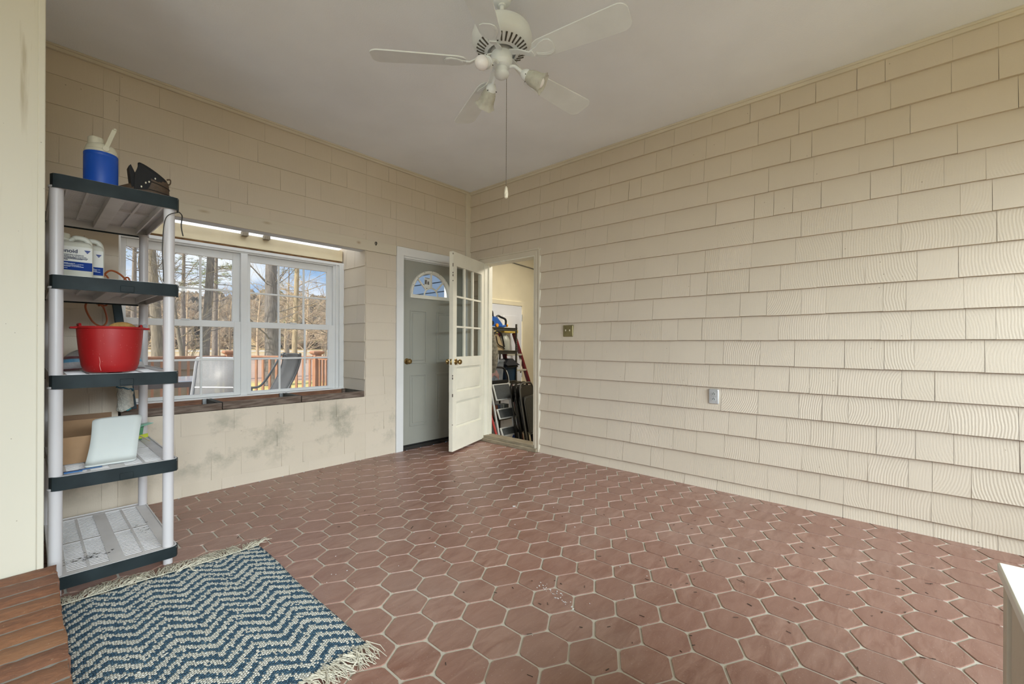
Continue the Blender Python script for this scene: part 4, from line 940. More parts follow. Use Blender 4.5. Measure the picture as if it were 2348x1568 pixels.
# ------------------------------------------------------------------ rug
def rug_mat():
    m, n, b = nodes_of('zigzag_woven_rug'); t = N(n, 'ShaderNodeTexCoord'); s_ = n.nodes.new('ShaderNodeSeparateXYZ'); n.links.new(t.outputs['Object'], s_.inputs[0])
    wz = N(n, 'ShaderNodeTexNoise'); wz.inputs['Scale'].default_value = 7; n.links.new(t.outputs['Object'], wz.inputs['Vector'])
    sw, sl = .0078, .0105
    wj_ = N(n, 'ShaderNodeTexNoise'); wj_.inputs['Scale'].default_value = 70; n.links.new(t.outputs['Object'], wj_.inputs['Vector']); sj = n.nodes.new('ShaderNodeSeparateColor'); n.links.new(wj_.outputs['Color'], sj.inputs[0])
    u0 = mth(n, 'ADD', mth(n, 'ADD', s_.outputs[0], mth(n, 'MULTIPLY', wz.outputs['Fac'], .010)), mth(n, 'MULTIPLY', sj.outputs[0], .012)); v0 = mth(n, 'ADD', mth(n, 'ADD', s_.outputs[1], mth(n, 'MULTIPLY', wz.outputs['Fac'], .012)), mth(n, 'MULTIPLY', sj.outputs[1], .012))
    cu = mth(n, 'FLOOR', mth(n, 'DIVIDE', u0, sw)); odd = mth(n, 'MODULO', mth(n, 'ABSOLUTE', cu), 2.0)
    vv = mth(n, 'ADD', mth(n, 'DIVIDE', v0, sl), mth(n, 'MULTIPLY', odd, .5)); cv = mth(n, 'FLOOR', vv)
    fu = mth(n, 'SUBTRACT', mth(n, 'FRACT', mth(n, 'DIVIDE', u0, sw)), .5); fv = mth(n, 'SUBTRACT', mth(n, 'FRACT', vv), .5)
    # zigzag
    tri = mth(n, 'ABSOLUTE', mth(n, 'SUBTRACT', mth(n, 'FRACT', mth(n, 'DIVIDE', mth(n, 'MULTIPLY', cu, sw), .190)), .5))
    ph = mth(n, 'ADD', mth(n, 'DIVIDE', mth(n, 'MULTIPLY', cv, sl), .060), mth(n, 'MULTIPLY', tri, 3.0))
    wn = N(n, 'ShaderNodeTexWhiteNoise', noise_dimensions='2D'); cb_ = n.nodes.new('ShaderNodeCombineXYZ'); n.links.new(cu, cb_.inputs[0]); n.links.new(cv, cb_.inputs[1]); n.links.new(cb_.outputs[0], wn.inputs[0])
    val = mth(n, 'ADD', mth(n, 'FRACT', ph), mth(n, 'MULTIPLY', mth(n, 'SUBTRACT', wn.outputs['Value'], .5), .34))
    isw = mth(n, 'GREATER_THAN', val, .47)
    d = mth(n, 'ADD', mth(n, 'MULTIPLY', mth(n, 'MULTIPLY', fu, fu), 1.0), mth(n, 'MULTIPLY', mth(n, 'MULTIPLY', fv, fv), 1.0))
    knob_ = mth(n, 'SUBTRACT', 1.0, mth(n, 'MULTIPLY', d, 2.6))
    wn2 = N(n, 'ShaderNodeTexNoise'); wn2.inputs['Scale'].default_value = 260; n.links.new(t.outputs['Object'], wn2.inputs['Vector'])
    blue = mix(n, wn.outputs['Value'], (.045, .095, .155), (.095, .175, .245)); crm = mix(n, wn.outputs['Value'], (.58, .59, .54), (.76, .76, .70))
    c = mix(n, isw, blue, crm); c = mix(n, mth(n, 'MULTIPLY', mth(n, 'GREATER_THAN', d, .22), .45), c, (.06, .10, .14))
    n.links.new(c, b.inputs['Base Color']); b.inputs['Roughness'].default_value = .95; b.inputs['Specular IOR Level'].default_value = .1
    bp = N(n, 'ShaderNodeBump'); bp.inputs['Strength'].default_value = 1.0; bp.inputs['Distance'].default_value = .004
    n.links.new(mth(n, 'ADD', knob_, mth(n, 'MULTIPLY', wn2.outputs['Fac'], .5)), bp.inputs['Height']); n.links.new(bp.outputs[0], b.inputs['Normal']); return m
rg = thing('woven_rug', 'blue and cream zigzag woven rug with tasselled ends on the tile floor', 'rug', (-3.15, -1.85, 0))
m = MB(); nx, ny = 36, 50
def edge(v): return (-3.538 + .003 * math.sin(6 * v), -2.765 - .012 * v + .004 * math.sin(9 * v))
G = []
for j in range(ny + 1):
    v = j / ny; xl, xr_ = edge(v); row = []
    for i in range(nx + 1):
        u = i / nx; row.append((xl + (xr_ - xl) * u, -1.262 - 1.170 * v + .012 * (1 - u) * (1 - v) + .006 * math.sin(7 * u) * (1 if j in (0, ny) else .5), .0095 + .0014 * math.sin(13 * u + 5 * v) * math.sin(9 * v)))
    G.append(row)
vs = [p for r in G for p in r]; m.add(vs, [(j * (nx + 1) + i, (j + 1) * (nx + 1) + i, (j + 1) * (nx + 1) + i + 1, j * (nx + 1) + i + 1) for j in range(ny) for i in range(nx)])
o = m.build('woven_field', rug_mat(), rg, smooth=60); q = o.modifiers.new('thick', 'SOLIDIFY'); q.thickness = .008; q.offset = -1
M_FRG = mat('cream_tassel', (.58, .55, .45), .9, var=.18, vs=60)
for (end, vv) in ((1, 0), (-1, 1)):
    m = MB(); r3 = random.Random(20 + vv); N_ = 330
    for k in range(N_):
        u = (k + r3.random()) / N_; xl, xr_ = edge(vv); x = xl + (xr_ - xl) * u; y = -1.262 - 1.170 * vv + .012 * (1 - u) * (1 - vv) + .006 * math.sin(7 * u)
        Lf = r3.uniform(.075, .125) if vv == 0 else r3.uniform(.06, .11); clump = .35 * math.sin(38 * u) + .25 * math.sin(17 * u + 1)
        an = PI / 2 * end + clump + r3.uniform(-.45, .45) - (.25 if vv == 0 else -.35 * u); P = []
        z = r3.uniform(.006, .022)
        for q_ in range(4):
            f = q_ / 3; aa = an + r3.uniform(-.25, .25) * f
            P.append((x + math.cos(aa) * Lf * f, y - .004 * end + math.sin(aa) * Lf * f, max(.002, z * (1 - f * .7) + .010 * math.sin(PI * f) * r3.random())))
        m.tube(P, [.0017, .0018, .0016, .0011], 4)
    # hem cord
    m.tube([(edge(vv)[0] + (edge(vv)[1] - edge(vv)[0]) * u, -1.262 - 1.170 * vv + .012 * (1 - u) * (1 - vv) + .006 * math.sin(7 * u), .008) for u in [i / 36 for i in range(37)]], .0045, 6)
    f = m.build('fringe', M_FRG, rg, smooth=70); f['kind'] = 'stuff'
m = MB(); m.tube(bez([(-3.14, -1.285, .013), (-3.10, -1.262, .022), (-3.085, -1.29, .018), (-3.082, -1.32, .014), (-3.07, -1.335, .013)]), .0032, 6); m.tube(bez([(-3.13, -1.285, .014), (-3.09, -1.28, .025), (-3.06, -1.262, .02)]), .0028, 6)
m.build('loose_thread', M_FRG, rg)
# leaf litter and paint specks on the floor
m = MB(); r3 = random.Random(31)
for k in range(130):
    if k < 85: x = r3.uniform(-2.3, -.5); y = r3.uniform(-4.1, -2.4)
    else: x = r3.uniform(-3.0, -.3); y = r3.uniform(-3.2, -.6)
    if k < 85 and x + y > -4.2 and r3.random() < .7: x -= .3; y -= .5
    an = r3.uniform(0, PI); l = r3.uniform(.003, .011) * (1.8 if r3.random() < .1 else 1)
    m.obox((x, y, .0016), (math.cos(an), math.sin(an), 0), (-math.sin(an), math.cos(an), 0), (0, 0, 1), l, r3.uniform(.0006, .0018), .0006)
tag(m.build('leaf_litter', mat('dry_leaf_bits', (.05, .035, .025), .9), smooth=0), 'scattered dry leaf crumbs on the tile floor at right', 'debris', kind='stuff')
m = MB()
for k in range(60):
    if k < 34: q = r3.random(); x = -2.052 + .05 * q + r3.gauss(0, .012); y = -2.86 + .22 * q + r3.gauss(0, .012)
    else: x = r3.uniform(-2.9, -1.0); y = r3.uniform(-3.2, -1.6)
    an = r3.uniform(0, PI); l = r3.uniform(.0012, .0045)
    m.obox((x, y, .0012), (math.cos(an), math.sin(an), 0), (-math.sin(an), math.cos(an), 0), (0, 0, 1), l, l * .5, .0005)
m.obox((-1.345, -1.905, .0015), (.7, -.7, 0), (.7, .7, 0), (0, 0, 1), .010, .006, .0008)
tag(m.build('paint_flecks', mat('white_fleck', (.75, .78, .80), .5), smooth=0), 'white paint flecks on the tiles in the middle of the floor', 'flecks', kind='stuff')

# ------------------------------------------------------------------ white bench at the right edge
bn = thing('white_bench', 'white painted bench with overhanging top at the right edge of the room', 'bench', (-2.4, -4.5, 0))
M_BNT = mat('bench_top_paint', (.80, .80, .74), .4, var=.03); 
MB().box(-3.1, -2.026, -4.95, -4.079, .572, .600).build('bench_top', M_BNT, bn, bevel=.004)
MB().box(-2.10, -2.052, -4.13, -4.086, 0, .572).box(-2.062, -2.052, -4.93, -4.13, 0, .572).build('corner_stile', M_TRIMC, bn, bevel=.002)
MB().box(-3.08, -2.127, -4.115, -4.090, 0.02, .572).box(-3.08, -3.06, -4.93, -4.115, 0, .572).build('side_panel', M_TRIMC, bn, bevel=.002)
MB().box(-2.105, -2.065, -4.93, -4.13, .0, .57).build('gap_shade', M_BLACK, bn, smooth=0)  # black sheet standing in for the shade inside the stile gap

# ------------------------------------------------------------------ ceiling fan
FX_, FY_ = -1.981, -2.361
fan = thing('ceiling_fan', 'white five-blade ceiling fan with three-arm light kit', 'ceiling fan', (FX_, FY_, 2.45))
F0 = Vector((FX_, FY_, 0))
MB().lathe([(.066, 2.977), (.068, 2.960), (.064, 2.944), (.048, 2.938), (.046, 2.915), (.040, 2.900), (.028, 2.893)], F0, 32).build('canopy', M_FANW, fan)
MB().lathe([(.020, 2.897), (.020, 2.886), (.0115, 2.884), (.0115, 2.800), (.022, 2.796), (.022, 2.770)], F0, 20).build('downrod', M_FANW, fan)
MB().lathe([(.03, 2.776), (.10, 2.774), (.135, 2.768), (.147, 2.757), (.150, 2.742), (.150, 2.728), (.156, 2.726), (.156, 2.702), (.150, 2.686), (.136, 2.672), (.118, 2.660), (.096, 2.650), (.080, 2.645), (.074, 2.643), (.074, 2.656), (.05, 2.657), (.02, 2.657)], F0, 64).build('motor_housing', M_FANW, fan, smooth=45)
vs_ = MB()
for k in range(30):
    a = 2 * PI * (k + .5) / 30; d = Vector((math.cos(a), math.sin(a), 0)); p0 = F0 + d * .091 + Vector((0, 0, 2.6475)); p1 = F0 + d * .130 + Vector((0, 0, 2.6672))
    vs_.tube([p0, p1], [.0042, .0052], 8)
vs_.build('vent_slots', mat('vent_dark', (.075, .068, .055), .7), fan)
MB().lathe([(.060, 2.657), (.060, 2.640), (.050, 2.636)], F0, 32).build('rotor_plate', mat('rotor_grey_steel', (.42, .42, .41), .4, metal=.3), fan)  # plain grey metal, darker than the white enamel
MB().lathe([(.054, 2.638), (.056, 2.634), (.056, 2.598), (.054, 2.588), (.047, 2.580), (.046, 2.574), (.040, 2.568), (.031, 2.564), (.029, 2.548), (.030, 2.542)], F0, 40).build('switch_housing', M_FANW, fan)
MB().lathe([(.031, 2.545), (.038, 2.541), (.0385, 2.534), (.034, 2.524), (.022, 2.515), (.006, 2.511)], F0, 40, wav=lambda i, a: .0006 * math.sin(24 * a) if i > 1 else 0).build('finial', M_FANW, fan)
for k in range(5):
    a = 2.3966 + k * 2 * PI / 5; d = Vector((math.cos(a), math.sin(a), 0)); e_ = Vector((-math.sin(a), math.cos(a), 0)); Zv = Vector((0, 0, 1))
    pit = -math.radians(12); w_ = e_ * math.cos(pit) + Zv * math.sin(pit); nrm = w_.cross(d) * -1
    B0 = F0 + Zv * 2.592
    # blade outline: narrower root, rounded tip
    R0, R1 = .185, .665; out_ = []
    def ww(r): return .052 + .019 * min(1, (r - R0) / .40)
    for r_ in (R0 + .0, R0 + .012, R0 + .04, .30, .42, .54, R1 - .045): out_.append((r_, ww(r_) * (.55 if r_ == R0 else .82 if r_ < R0 + .02 else 1)))
    for q in range(1, 6): an = PI / 2 * q / 6; out_.append((R1 - .045 + .045 * math.sin(an), ww(R1) - .045 + .045 * math.cos(an)))
    poly_ = out_ + [(r_, -w2) for r_, w2 in out_[::-1]]
    m = MB(); m.loft([[B0 + d * r_ + w_ * w2 + nrm * h_z for r_, w2 in poly_] for h_z in (-.003, .003)]); m.build('blade', M_FANW, fan, smooth=20)
    ar = MB()
    # arm from the hub, then a shield-shaped plate under the blade
    ar.loft([[B0 + d * r_ + w_ * s_ * wd + Zv * z for s_, z in ((-1, z0 - .004), (1, z0 - .004), (1, z0 + .004), (-1, z0 + .004))] for r_, wd, z0 in ((.052, .016, .042), (.10, .015, .028), (.135, .014, .010), (.165, .015, -.008), (.185, .019, -.010))])
    pl = [(.170, .016), (.205, .022), (.235, .040), (.262, .046), (.285, .038), (.296, .018)]
    pl = pl + [(r_, -w2) for r_, w2 in pl[::-1]]
    ar.loft([[B0 + d * r_ + w_ * w2 + nrm * hz for r_, w2 in pl] for hz in (-.0035, -.009)] if nrm.z > 0 else [[B0 + d * r_ + w_ * w2 + nrm * hz for r_, w2 in pl] for hz in (.0035, .009)])
    ao = ar.build('blade_arm', M_FANW, fan, bevel=.0012)
    rd = MB()
    sgn = -1 if nrm.z > 0 else 1
    for j in range(3):
        rd.tube([B0 + d * r_ + w_ * (w2 - .006 * j) + nrm * (.0092 * sgn) for r_, w2 in ((.20, .017), (.23, .032), (.26, .041), (.285, .034))], .0013, 5)
    rd.build('moulding', M_FANW, ao)
M_BULB = mat('white_bulb', (.82, .81, .84), .15, var=.01)
def shade_glass():
    m = bpy.data.materials.new('frosted_tulip_glass'); m.use_nodes = True; n = m.node_tree; n.nodes.clear(); MATS[m.name] = m
    o = n.nodes.new('ShaderNodeOutputMaterial'); tr = n.nodes.new('ShaderNodeBsdfTransparent'); df = n.nodes.new('ShaderNodeBsdfPrincipled'); df.inputs['Base Color'].default_value = (.62, .62, .54, 1); df.inputs['Roughness'].default_value = .25
    t = n.nodes.new('ShaderNodeTexCoord'); ly = n.nodes.new('ShaderNodeTexNoise'); ly.inputs['Scale'].default_value = 45; n.links.new(t.outputs['Object'], ly.inputs['Vector'])
    ms = n.nodes.new('ShaderNodeMixShader'); n.links.new(mth(n, 'ADD', mth(n, 'MULTIPLY', ly.outputs['Fac'], .3), .36), ms.inputs[0]); n.links.new(tr.outputs[0], ms.inputs[1]); n.links.new(df.outputs[0], ms.inputs[2]); n.links.new(ms.outputs[0], o.inputs[0]); return m
M_TULIP = shade_glass()
for i, (az, sh_) in enumerate(((math.radians(-4), True), (math.radians(117), True), (math.radians(238), False))):
    out_ = RV * math.cos(az) + FV * math.sin(az); ax = (out_ * .86 + Vector((0, 0, -.5))).normalized(); sock = F0 + out_ * .112 + Vector((0, 0, 2.535))
    la = MB(); la.tube(bez([F0 + out_ * .040 + Vector((0, 0, 2.572)), F0 + out_ * .065 + Vector((0, 0, 2.573)), F0 + out_ * .09 + Vector((0, 0, 2.555)), sock], 5), .0085, 10)
    lo_ = la.build('light_arm', M_FANW, fan)
    so_ = MB(); so_.lathe([(.008, -.012), (.018, -.004), (.026, .008), (.0275, .014), (.0275, .028), (.024, .030), (.020, .046)], sock, 28, axis=ax, wav=lambda i, a: .0008 * math.sin(18 * a) if i in (1, 2) else 0)
    so_.build('socket_cup', M_FANW, lo_)
    for q in range(3):
        sc_ = MB()
        a = 2 * PI * q / 3 + .4; u_ = ax.cross(Vector((0, 0, 1))).normalized(); v_ = ax.cross(u_); dd = u_ * math.cos(a) + v_ * math.sin(a)
        sc_.tube([sock + ax * .021 + dd * .026, sock + ax * .021 + dd * .034], .0024, 6)
        sc_.build('thumb_screw', M_DARKM, lo_)
    MB().lathe([(.012, .040), (.016, .052), (.026, .064), (.0335, .080), (.0335, .092), (.029, .106), (.018, .117), (.004, .121)], sock + (Vector((0, 0, 0)) if sh_ else ax * -.010), 28, axis=ax).build('bulb', M_BULB, lo_)
    if sh_:
        pr = [(.0265, .022), (.029, .030), (.036, .045), (.040, .065), (.0405, .085), (.044, .104), (.054, .120)]
        pr2 = [(r_ - .002, z_) for r_, z_ in pr[::-1]]
        g = MB(); g.lathe(pr + pr2, sock, 48, axis=ax, cap=False, wav=lambda i, a: (.0045 * math.sin(6 * a)) * max(0, 1 - abs(i - 6.5) / 4))
        g.build('glass_shade', M_TULIP, lo_, smooth=80)
    else:
        MB().lathe([(.028, .020), (.030, .021), (.0305, .030), (.0285, .031)], sock, 28, axis=ax).build('fitter_ring', M_FANW, lo_)
pc = Vector((-1.955, -2.372, 0)); ch_ = MB()
zc = 2.555
ch_.tube([pc + Vector((0, 0, 2.60)), pc + Vector((0, 0, 1.955))], .0011, 5)
while zc > 1.95: ch_.ball(pc + Vector((0, 0, zc)), .0021, 6); zc -= .0085
co_ = ch_.build('pull_chain', mat('chain_metal', (.13, .11, .085), .4, metal=.6), fan, smooth=0)
MB().lathe([(.002, 1.957), (.0065, 1.950), (.0105, 1.930), (.0115, 1.912), (.0095, 1.898), (.003, 1.893)], pc, 16).build('chain_knob', mat('ivory_knob', (.66, .60, .47), .4, var=.2, vs=90), co_)

# ------------------------------------------------------------------ garage seen through the doorway
M_GW = mat('garage_wall_paint', (.66, .60, .44), .85, var=.04, vs=3)
GZ = -.36
trim_ = lambda name, boxes, mt: struct_boxes(name, boxes, mt)
def struct_boxes(name, boxes, mt, bevel=0):
    m = MB()
    for b in boxes: m.box(*b)
    return struct(m.build(name, mt, bevel=bevel, smooth=0))
struct_boxes('wall_garage', [(.1, 3.0, .405, .50, -.5, 2.9), (3.0, 3.1, -3.0, .5, -.5, 2.9), (.1, 3.1, -3.1, -3.0, -.5, 2.9)], M_GW)
struct_boxes('floor_garage', [(.1, 3.0, -3.0, .405, -.5, -.3973)], mat('garage_concrete', (.20, .15, .10), .8, var=.2, vs=5))
struct_boxes('ceiling_garage', [(.0, 3.1, -3.1, .45, 2.8, 2.95)], M_GW)
TK = Matrix.Translation((.0908, .0975, -.02825)) @ Matrix.Scale(1.025, 4)
def gthing(name, label, cat, loc, group=None): return thing(name, label, cat, TK @ Vector(loc), group)
def gtag(o, label, cat, group=None, loc=None, kind=None): return tag(o, label, cat, group, TK @ Vector(loc) if loc is not None else None, kind)
def gbx(name, boxes, mt, parent, bevel=.002):
    m = MB(TK)
    for b in boxes: m.box(*b)
    return m.build(name, mt, parent, bevel=bevel)
d3 = sroot('door_3')
gbx('door_slab', [(.42, 1.322, .285, .30, GZ + .01, 1.700)], mat('pale_blue_white_door', (.66, .68, .73), .8, var=.02), d3)
gbx('door_panel', [(.93, 1.20, .283, .29, 1.02, 1.55), (.55, .82, .283, .29, 1.02, 1.55), (.93, 1.20, .283, .29, .0, .85), (.55, .82, .283, .29, .0, .85)], MATS['pale_blue_white_door'], d3, bevel=.001)
gbx('door_trim', [(1.326, 1.388, .282, .30, GZ, 1.764), (.36, 1.388, .282, .30, 1.704, 1.764), (.36, .42, .282, .30, GZ, 1.764)], M_GW, d3)
for z in (1.48, .65): MB(TK).lathe([(.007, 0), (.007, .10)], (1.323, .280, z), 10).build('hinge', M_STEEL, d3)
m = MB(TK); m.bar((.80, .285, 2.341), (1.72, .285, 2.290), .014, .014).box(1.655, 1.67, .27, .30, 2.278, 2.308); gtag(m.build('metal_conduit', M_STEEL, bevel=.002), 'thin grey metal rail fixed high on the garage wall', 'rail', loc=(1.3, .28, 2.29))

# steel rack and what stands on it
rk = gthing('steel_rack', 'black steel storage rack inside the garage in front of the white door', 'rack', (.45, .05, GZ))
M_RACK = mat('rack_dark_enamel', (.055, .052, .042), .45, metal=.2, var=.1)
for x in (.12, .772):
    for y in (-.10, .20):
        pm_ = MB(TK); pm_.box(x - .002, x + .002, y, y + .03, GZ, 1.405).box(x - .018, x + .002, y - .002, y + .002, GZ, 1.405); pm_.build('post', M_RACK, rk, smooth=0)
hl = MB(TK)
for i in range(40): hl.box(.758, .768, -.1035, -.1018, .30 + i * .028, .314 + i * .028)
hl.build('slot_row', mat('slot_pale', (.17, .15, .12), .7), rk, smooth=0)
for z in (1.352, 1.052, .655, .20): MB(TK).box(.12, .77, -.10, .20, z - .012, z).box(.12, .77, -.106, -.098, z - .045, z).box(.12, .77, -.112, -.10, z - .010, z - .004).build('shelf_board', M_RACK, rk, bevel=.002)
# chainsaw
sw = gthing('chainsaw', 'blue cordless chainsaw with black handle and orange cap, on the rack\'s top board', 'chainsaw', (.45, .02, 1.352))
M_SBL = mat('saw_blue', (.02, .10, .38), .4); M_SOR = mat('saw_orange', (.75, .30, .02), .45)
b_ = MB(TK)
b_.loft([[(x, .00 + s_ * w, 1.357 + z) for s_, z in ((-1, z0), (1, z0), (1, z1), (.6, z1 + .015), (-.6, z1 + .015), (-1, z1))] for x, w, z0, z1 in ((.14, .05, .01, .10), (.24, .055, .005, .125), (.36, .055, .005, .130), (.45, .05, .01, .115), (.52, .035, .01, .07), (.56, .03, .005, .04))])
b_.build('body', M_SBL, sw, smooth=40)
MB(TK).tube(bez([(.46, -.005, 1.48), (.50, -.005, 1.506), (.56, -.005, 1.490), (.630, -.005, 1.472), (.652, -.005, 1.44), (.645, -.005, 1.385)], 5), .0145, 8).build('rear_handle', M_BLACK, sw)
MB(TK).tube(bez([(.46, -.005, 1.372), (.55, -.005, 1.366), (.64, -.005, 1.38)], 5), .016, 8).build('handle_base', M_SBL, sw)
MB(TK).tube(bez([(.22, -.05, 1.47), (.23, -.055, 1.545), (.29, -.055, 1.562), (.345, -.05, 1.548), (.362, -.045, 1.47)], 5), .011, 8).build('front_handle', M_BLACK, sw)
MB(TK).lathe([(.02, 0), (.02, .022)], (.655, -.005, 1.385), 12, axis=(1, 0, 0)).build('end_cap', M_SOR, sw)
MB(TK).lathe([(.024, 0), (.024, .018)], (.42, -.055, 1.378), 14, axis=(0, -1, 0)).lathe([(.018, 0), (.018, .02)], (.27, -.055, 1.38), 14, axis=(0, -1, 0)).box(.16, .33, -.062, -.05, 1.376, 1.396).build('orange_trim', M_SOR, sw, bevel=.002)
MB(TK).lathe([(.03, 0), (.03, .01)], (.33, -.057, 1.405), 16, axis=(0, -1, 0)).build('chain_cover', M_BLACK, sw)
# water jug
wj = gthing('water_jug', 'half-full clear plastic gallon jug on the rack\'s second board', 'jug', (.60, -.02, 1.052))
WJ = Vector((.60, -.02, 1.052))
MB(TK).lathe([(.05, 0), (.072, .004), (.078, .02), (.078, .12), (.074, .145), (.055, .18), (.03, .205), (.018, .212), (.018, .222)], WJ, 24).build('body', mat('milky_clear_plastic', (.62, .63, .55), .3, alpha=.62), wj)
MB(TK).lathe([(.05, .003), (.070, .006), (.075, .02), (.075, .105)], WJ, 24).build('water', mat('pale_water', (.40, .44, .38), .2), wj)
MB(TK).lathe([(.021, .215), (.021, .235), (.004, .236)], WJ, 16).build('cap', M_CRP, wj)
m = MB(TK); m.loft([[(x, -.02 + s_ * .08, 1.052 + z) for s_, z in ((-1, .0), (1, .0), (.8, z1), (-.8, z1))] for x, z1 in ((.20, .02), (.27, .10), (.34, .22), (.40, .235), (.46, .17), (.53, .03))]); tb_ = m.build('canvas_tote', mat('tan_canvas', (.36, .27, .15), .9), smooth=30, bevel=.01)
gtag(tb_, 'tan canvas bag with black straps slumped on the rack\'s second board', 'bag', loc=(.37, -.02, 1.052))
m = MB(TK); m.tube(bez([(.30, -.10, 1.20), (.34, -.105, 1.285), (.40, -.105, 1.295), (.46, -.105, 1.26), (.52, -.10, 1.10)], 6), .010, 7).tube(bez([(.36, -.105, 1.24), (.39, -.108, 1.14), (.48, -.106, 1.10), (.52, -.104, 1.075)], 6), .007, 6); m.build('strap', M_BLACK, tb_)
m = MB(TK); r3 = random.Random(9)
rings = []
for i in range(14):
    u = i / 13; z = .78 + .55 * u; w_ = .040 * math.sin(PI * min(1, u * .9 + .12)) + .01
    rings.append([(.215 + .02 * math.sin(5 * u) + w_ * math.cos(a) * (1 + .2 * math.sin(3 * a + 6 * u)), -.20 + w_ * .8 * math.sin(a), z) for a in [2 * PI * k / 14 for k in range(14)]])
m.loft(rings); hb = m.build('hanging_bag', mat('olive_grey_cloth', (.12, .11, .08), .9, c2=(.30, .27, .20), vs=26), smooth=60); gtag(hb, 'crumpled olive-grey bag hanging at the rack\'s left side', 'bag', loc=(.215, -.2, .78))
m = MB(TK); m.tube(bez([(.215, -.19, 1.30), (.18, -.15, 1.36), (.13, -.11, 1.37)]), .004, 6); m.build('hanging_loop', M_BLACK, hb)
# totes
def tote(name, label, x0, x1, z0, h, mb_, ml, y=-.09):
    t = gthing(name, label, 'tote', ((x0 + x1) / 2, y + .12, z0)); cx_ = (x0 + x1) / 2; w_ = x1 - x0
    b = MB(TK); b.loft([[(cx_ + a, y + .12 + c_, z0 + z) for a, c_ in rrect(w_ - i, .24 - i, .02, 3)] for z, i in ((0, .03), (h * .9, .008), (h, .0), (h, .012), (.006, .04))]); b.build('body', mb_, t)
    l = MB(TK); l.loft([[(cx_ + a, y + .12 + c_, z0 + z) for a, c_ in rrect(w_ + i, .26 + i, .025, 3)] for z, i in ((h - .014, .008), (h - .002, .012), (h + .008, .004), (h + .016, -.03))]); l.build('lid', ml, t)
    return t
tt = tote('clear_tote', 'clear storage tote with pale lid on the rack\'s third board', .24, .545, .655, .27, M_CLEAR, M_CLEAR)
MB(TK).loft([[(.33 + x, -.04 + s_ * .012, .67 + z) for s_, z in ((-1, z0), (1, z0), (1, z1), (-1, z1))] for x, z0, z1 in ((0, .02, .05), (.05, .07, .12), (.10, .05, .13), (.14, .0, .07))]).box(.27, .30, -.07, -.05, .665, .71).build('orange_contents', mat('coral_orange', (.75, .16, .05), .5), tt, smooth=0)
MB(TK).box(.40, .50, -.05, .05, .665, .70).obox((.37, -.03, .76), (.4, 0, 1), (1, 0, -.4), (0, 1, 0), .05, .02, .01).build('grey_contents', mat('grey_contents', (.35, .35, .36), .6), tt, smooth=0)
tote('blue_tote', 'dark blue storage tote with bulky black lid beside the clear one', .575, .80, .655, .19, mat('navy_plastic', (.018, .045, .085), .45), mat('black_navy_lid', (.008, .010, .013), .5))
m = MB(TK); m.loft([[(x, -.02 + s_ * .10, .856 + z) for s_, z in ((-1, 0), (1, 0), (.7, z1), (-.7, z1))] for x, z1 in ((.56, .02), (.62, .085), (.70, .09), (.76, .05), (.82, .005))]); gtag(m.build('black_bundle', mat('black_cloth', (.012, .012, .015), .8), smooth=30, bevel=.008), 'black cloth bundle lying on the dark blue tote', 'bundle', loc=(.68, -.02, .856))
# battery packs in a row on the lower board
for i, c_ in enumerate(((.30, .10, .04), (.10, .14, .22), (.30, .30, .28), (.24, .26, .24), (.05, .06, .06), (.05, .055, .05))):
    x = .39 + .042 * i; m = MB(TK); m.box(x, x + .033, -.08, .02, .202, .352).box(x + .004, x + .029, -.082, -.08, .30, .34)
    gtag(m.build('media_case', mat('case_%d' % i, c_, .4), bevel=.002), ['red-brown upright case, first in the row behind the step ladder', 'blue-grey upright case, second in the row behind the step ladder', 'pale grey upright case, third in the row behind the step ladder', 'mid grey upright case, fourth in the row behind the step ladder', 'black upright case, fifth in the row behind the step ladder', 'black upright case, last in the row, nearest the ladder\'s right rail'][i], 'case', 'upright cases on the rack', loc=(x + .016, -.03, .202))

# step ladder, folded, leaning back against the rack
sl = gthing('step_ladder', 'white folding step ladder with three dark grey treads leaning inside the doorway', 'step ladder', (.30, -.40, GZ))
M_LADW = mat('ladder_white_enamel', (.62, .62, .58), .35, var=.03); M_TREAD = mat('dark_tread_rubber', (.060, .065, .065), .75, var=.12, vs=60)
BL_, BR_, TL_, TR_ = Vector((.10, -.515, GZ)), Vector((.436, -.515, GZ)), Vector((.204, -.155, .63)), Vector((.556, -.155, .63))
fdir = Vector((0, -.94, .34))
def LP(s_, v, d=0):   # s_: 0 left rail .. 1 right rail, v: 0 floor .. 1 top
    return BL_.lerp(TL_, v).lerp(BR_.lerp(TR_, v), s_) + fdir * d
for s_ in (0, 1):
    MB(TK).tube([LP(s_, 0), LP(s_, 1)], .0125, 8).build('side_rail', M_LADW, sl)
    MB(TK).tube([LP(.06 + .88 * s_, .0, -.05), LP(.06 + .88 * s_, .97, -.02)], .010, 8).build('rear_leg', M_LADW, sl)
hz = lambda s_, z: Vector((.196 + .35 * s_ - .06 * (z - .63), -.152, z))
MB(TK).tube(bez([hz(.97, .65), hz(.95, .72), hz(.84, .80), hz(.7, .835), hz(.35, .845), hz(.1, .83), hz(.02, .75), hz(.0, .65)], 5), .013, 8).build('top_hoop', M_DARKM, sl)
MB(TK).tube(bez([hz(1.0, .62), hz(.985, .68), hz(.945, .745), hz(.87, .795)], 4), .0145, 8).build('hoop_sleeve', M_LADW, sl)
MB(TK).bar(hz(.05, .665), hz(.95, .665), .03, .03).build('lock_bar', M_DARKM, sl)
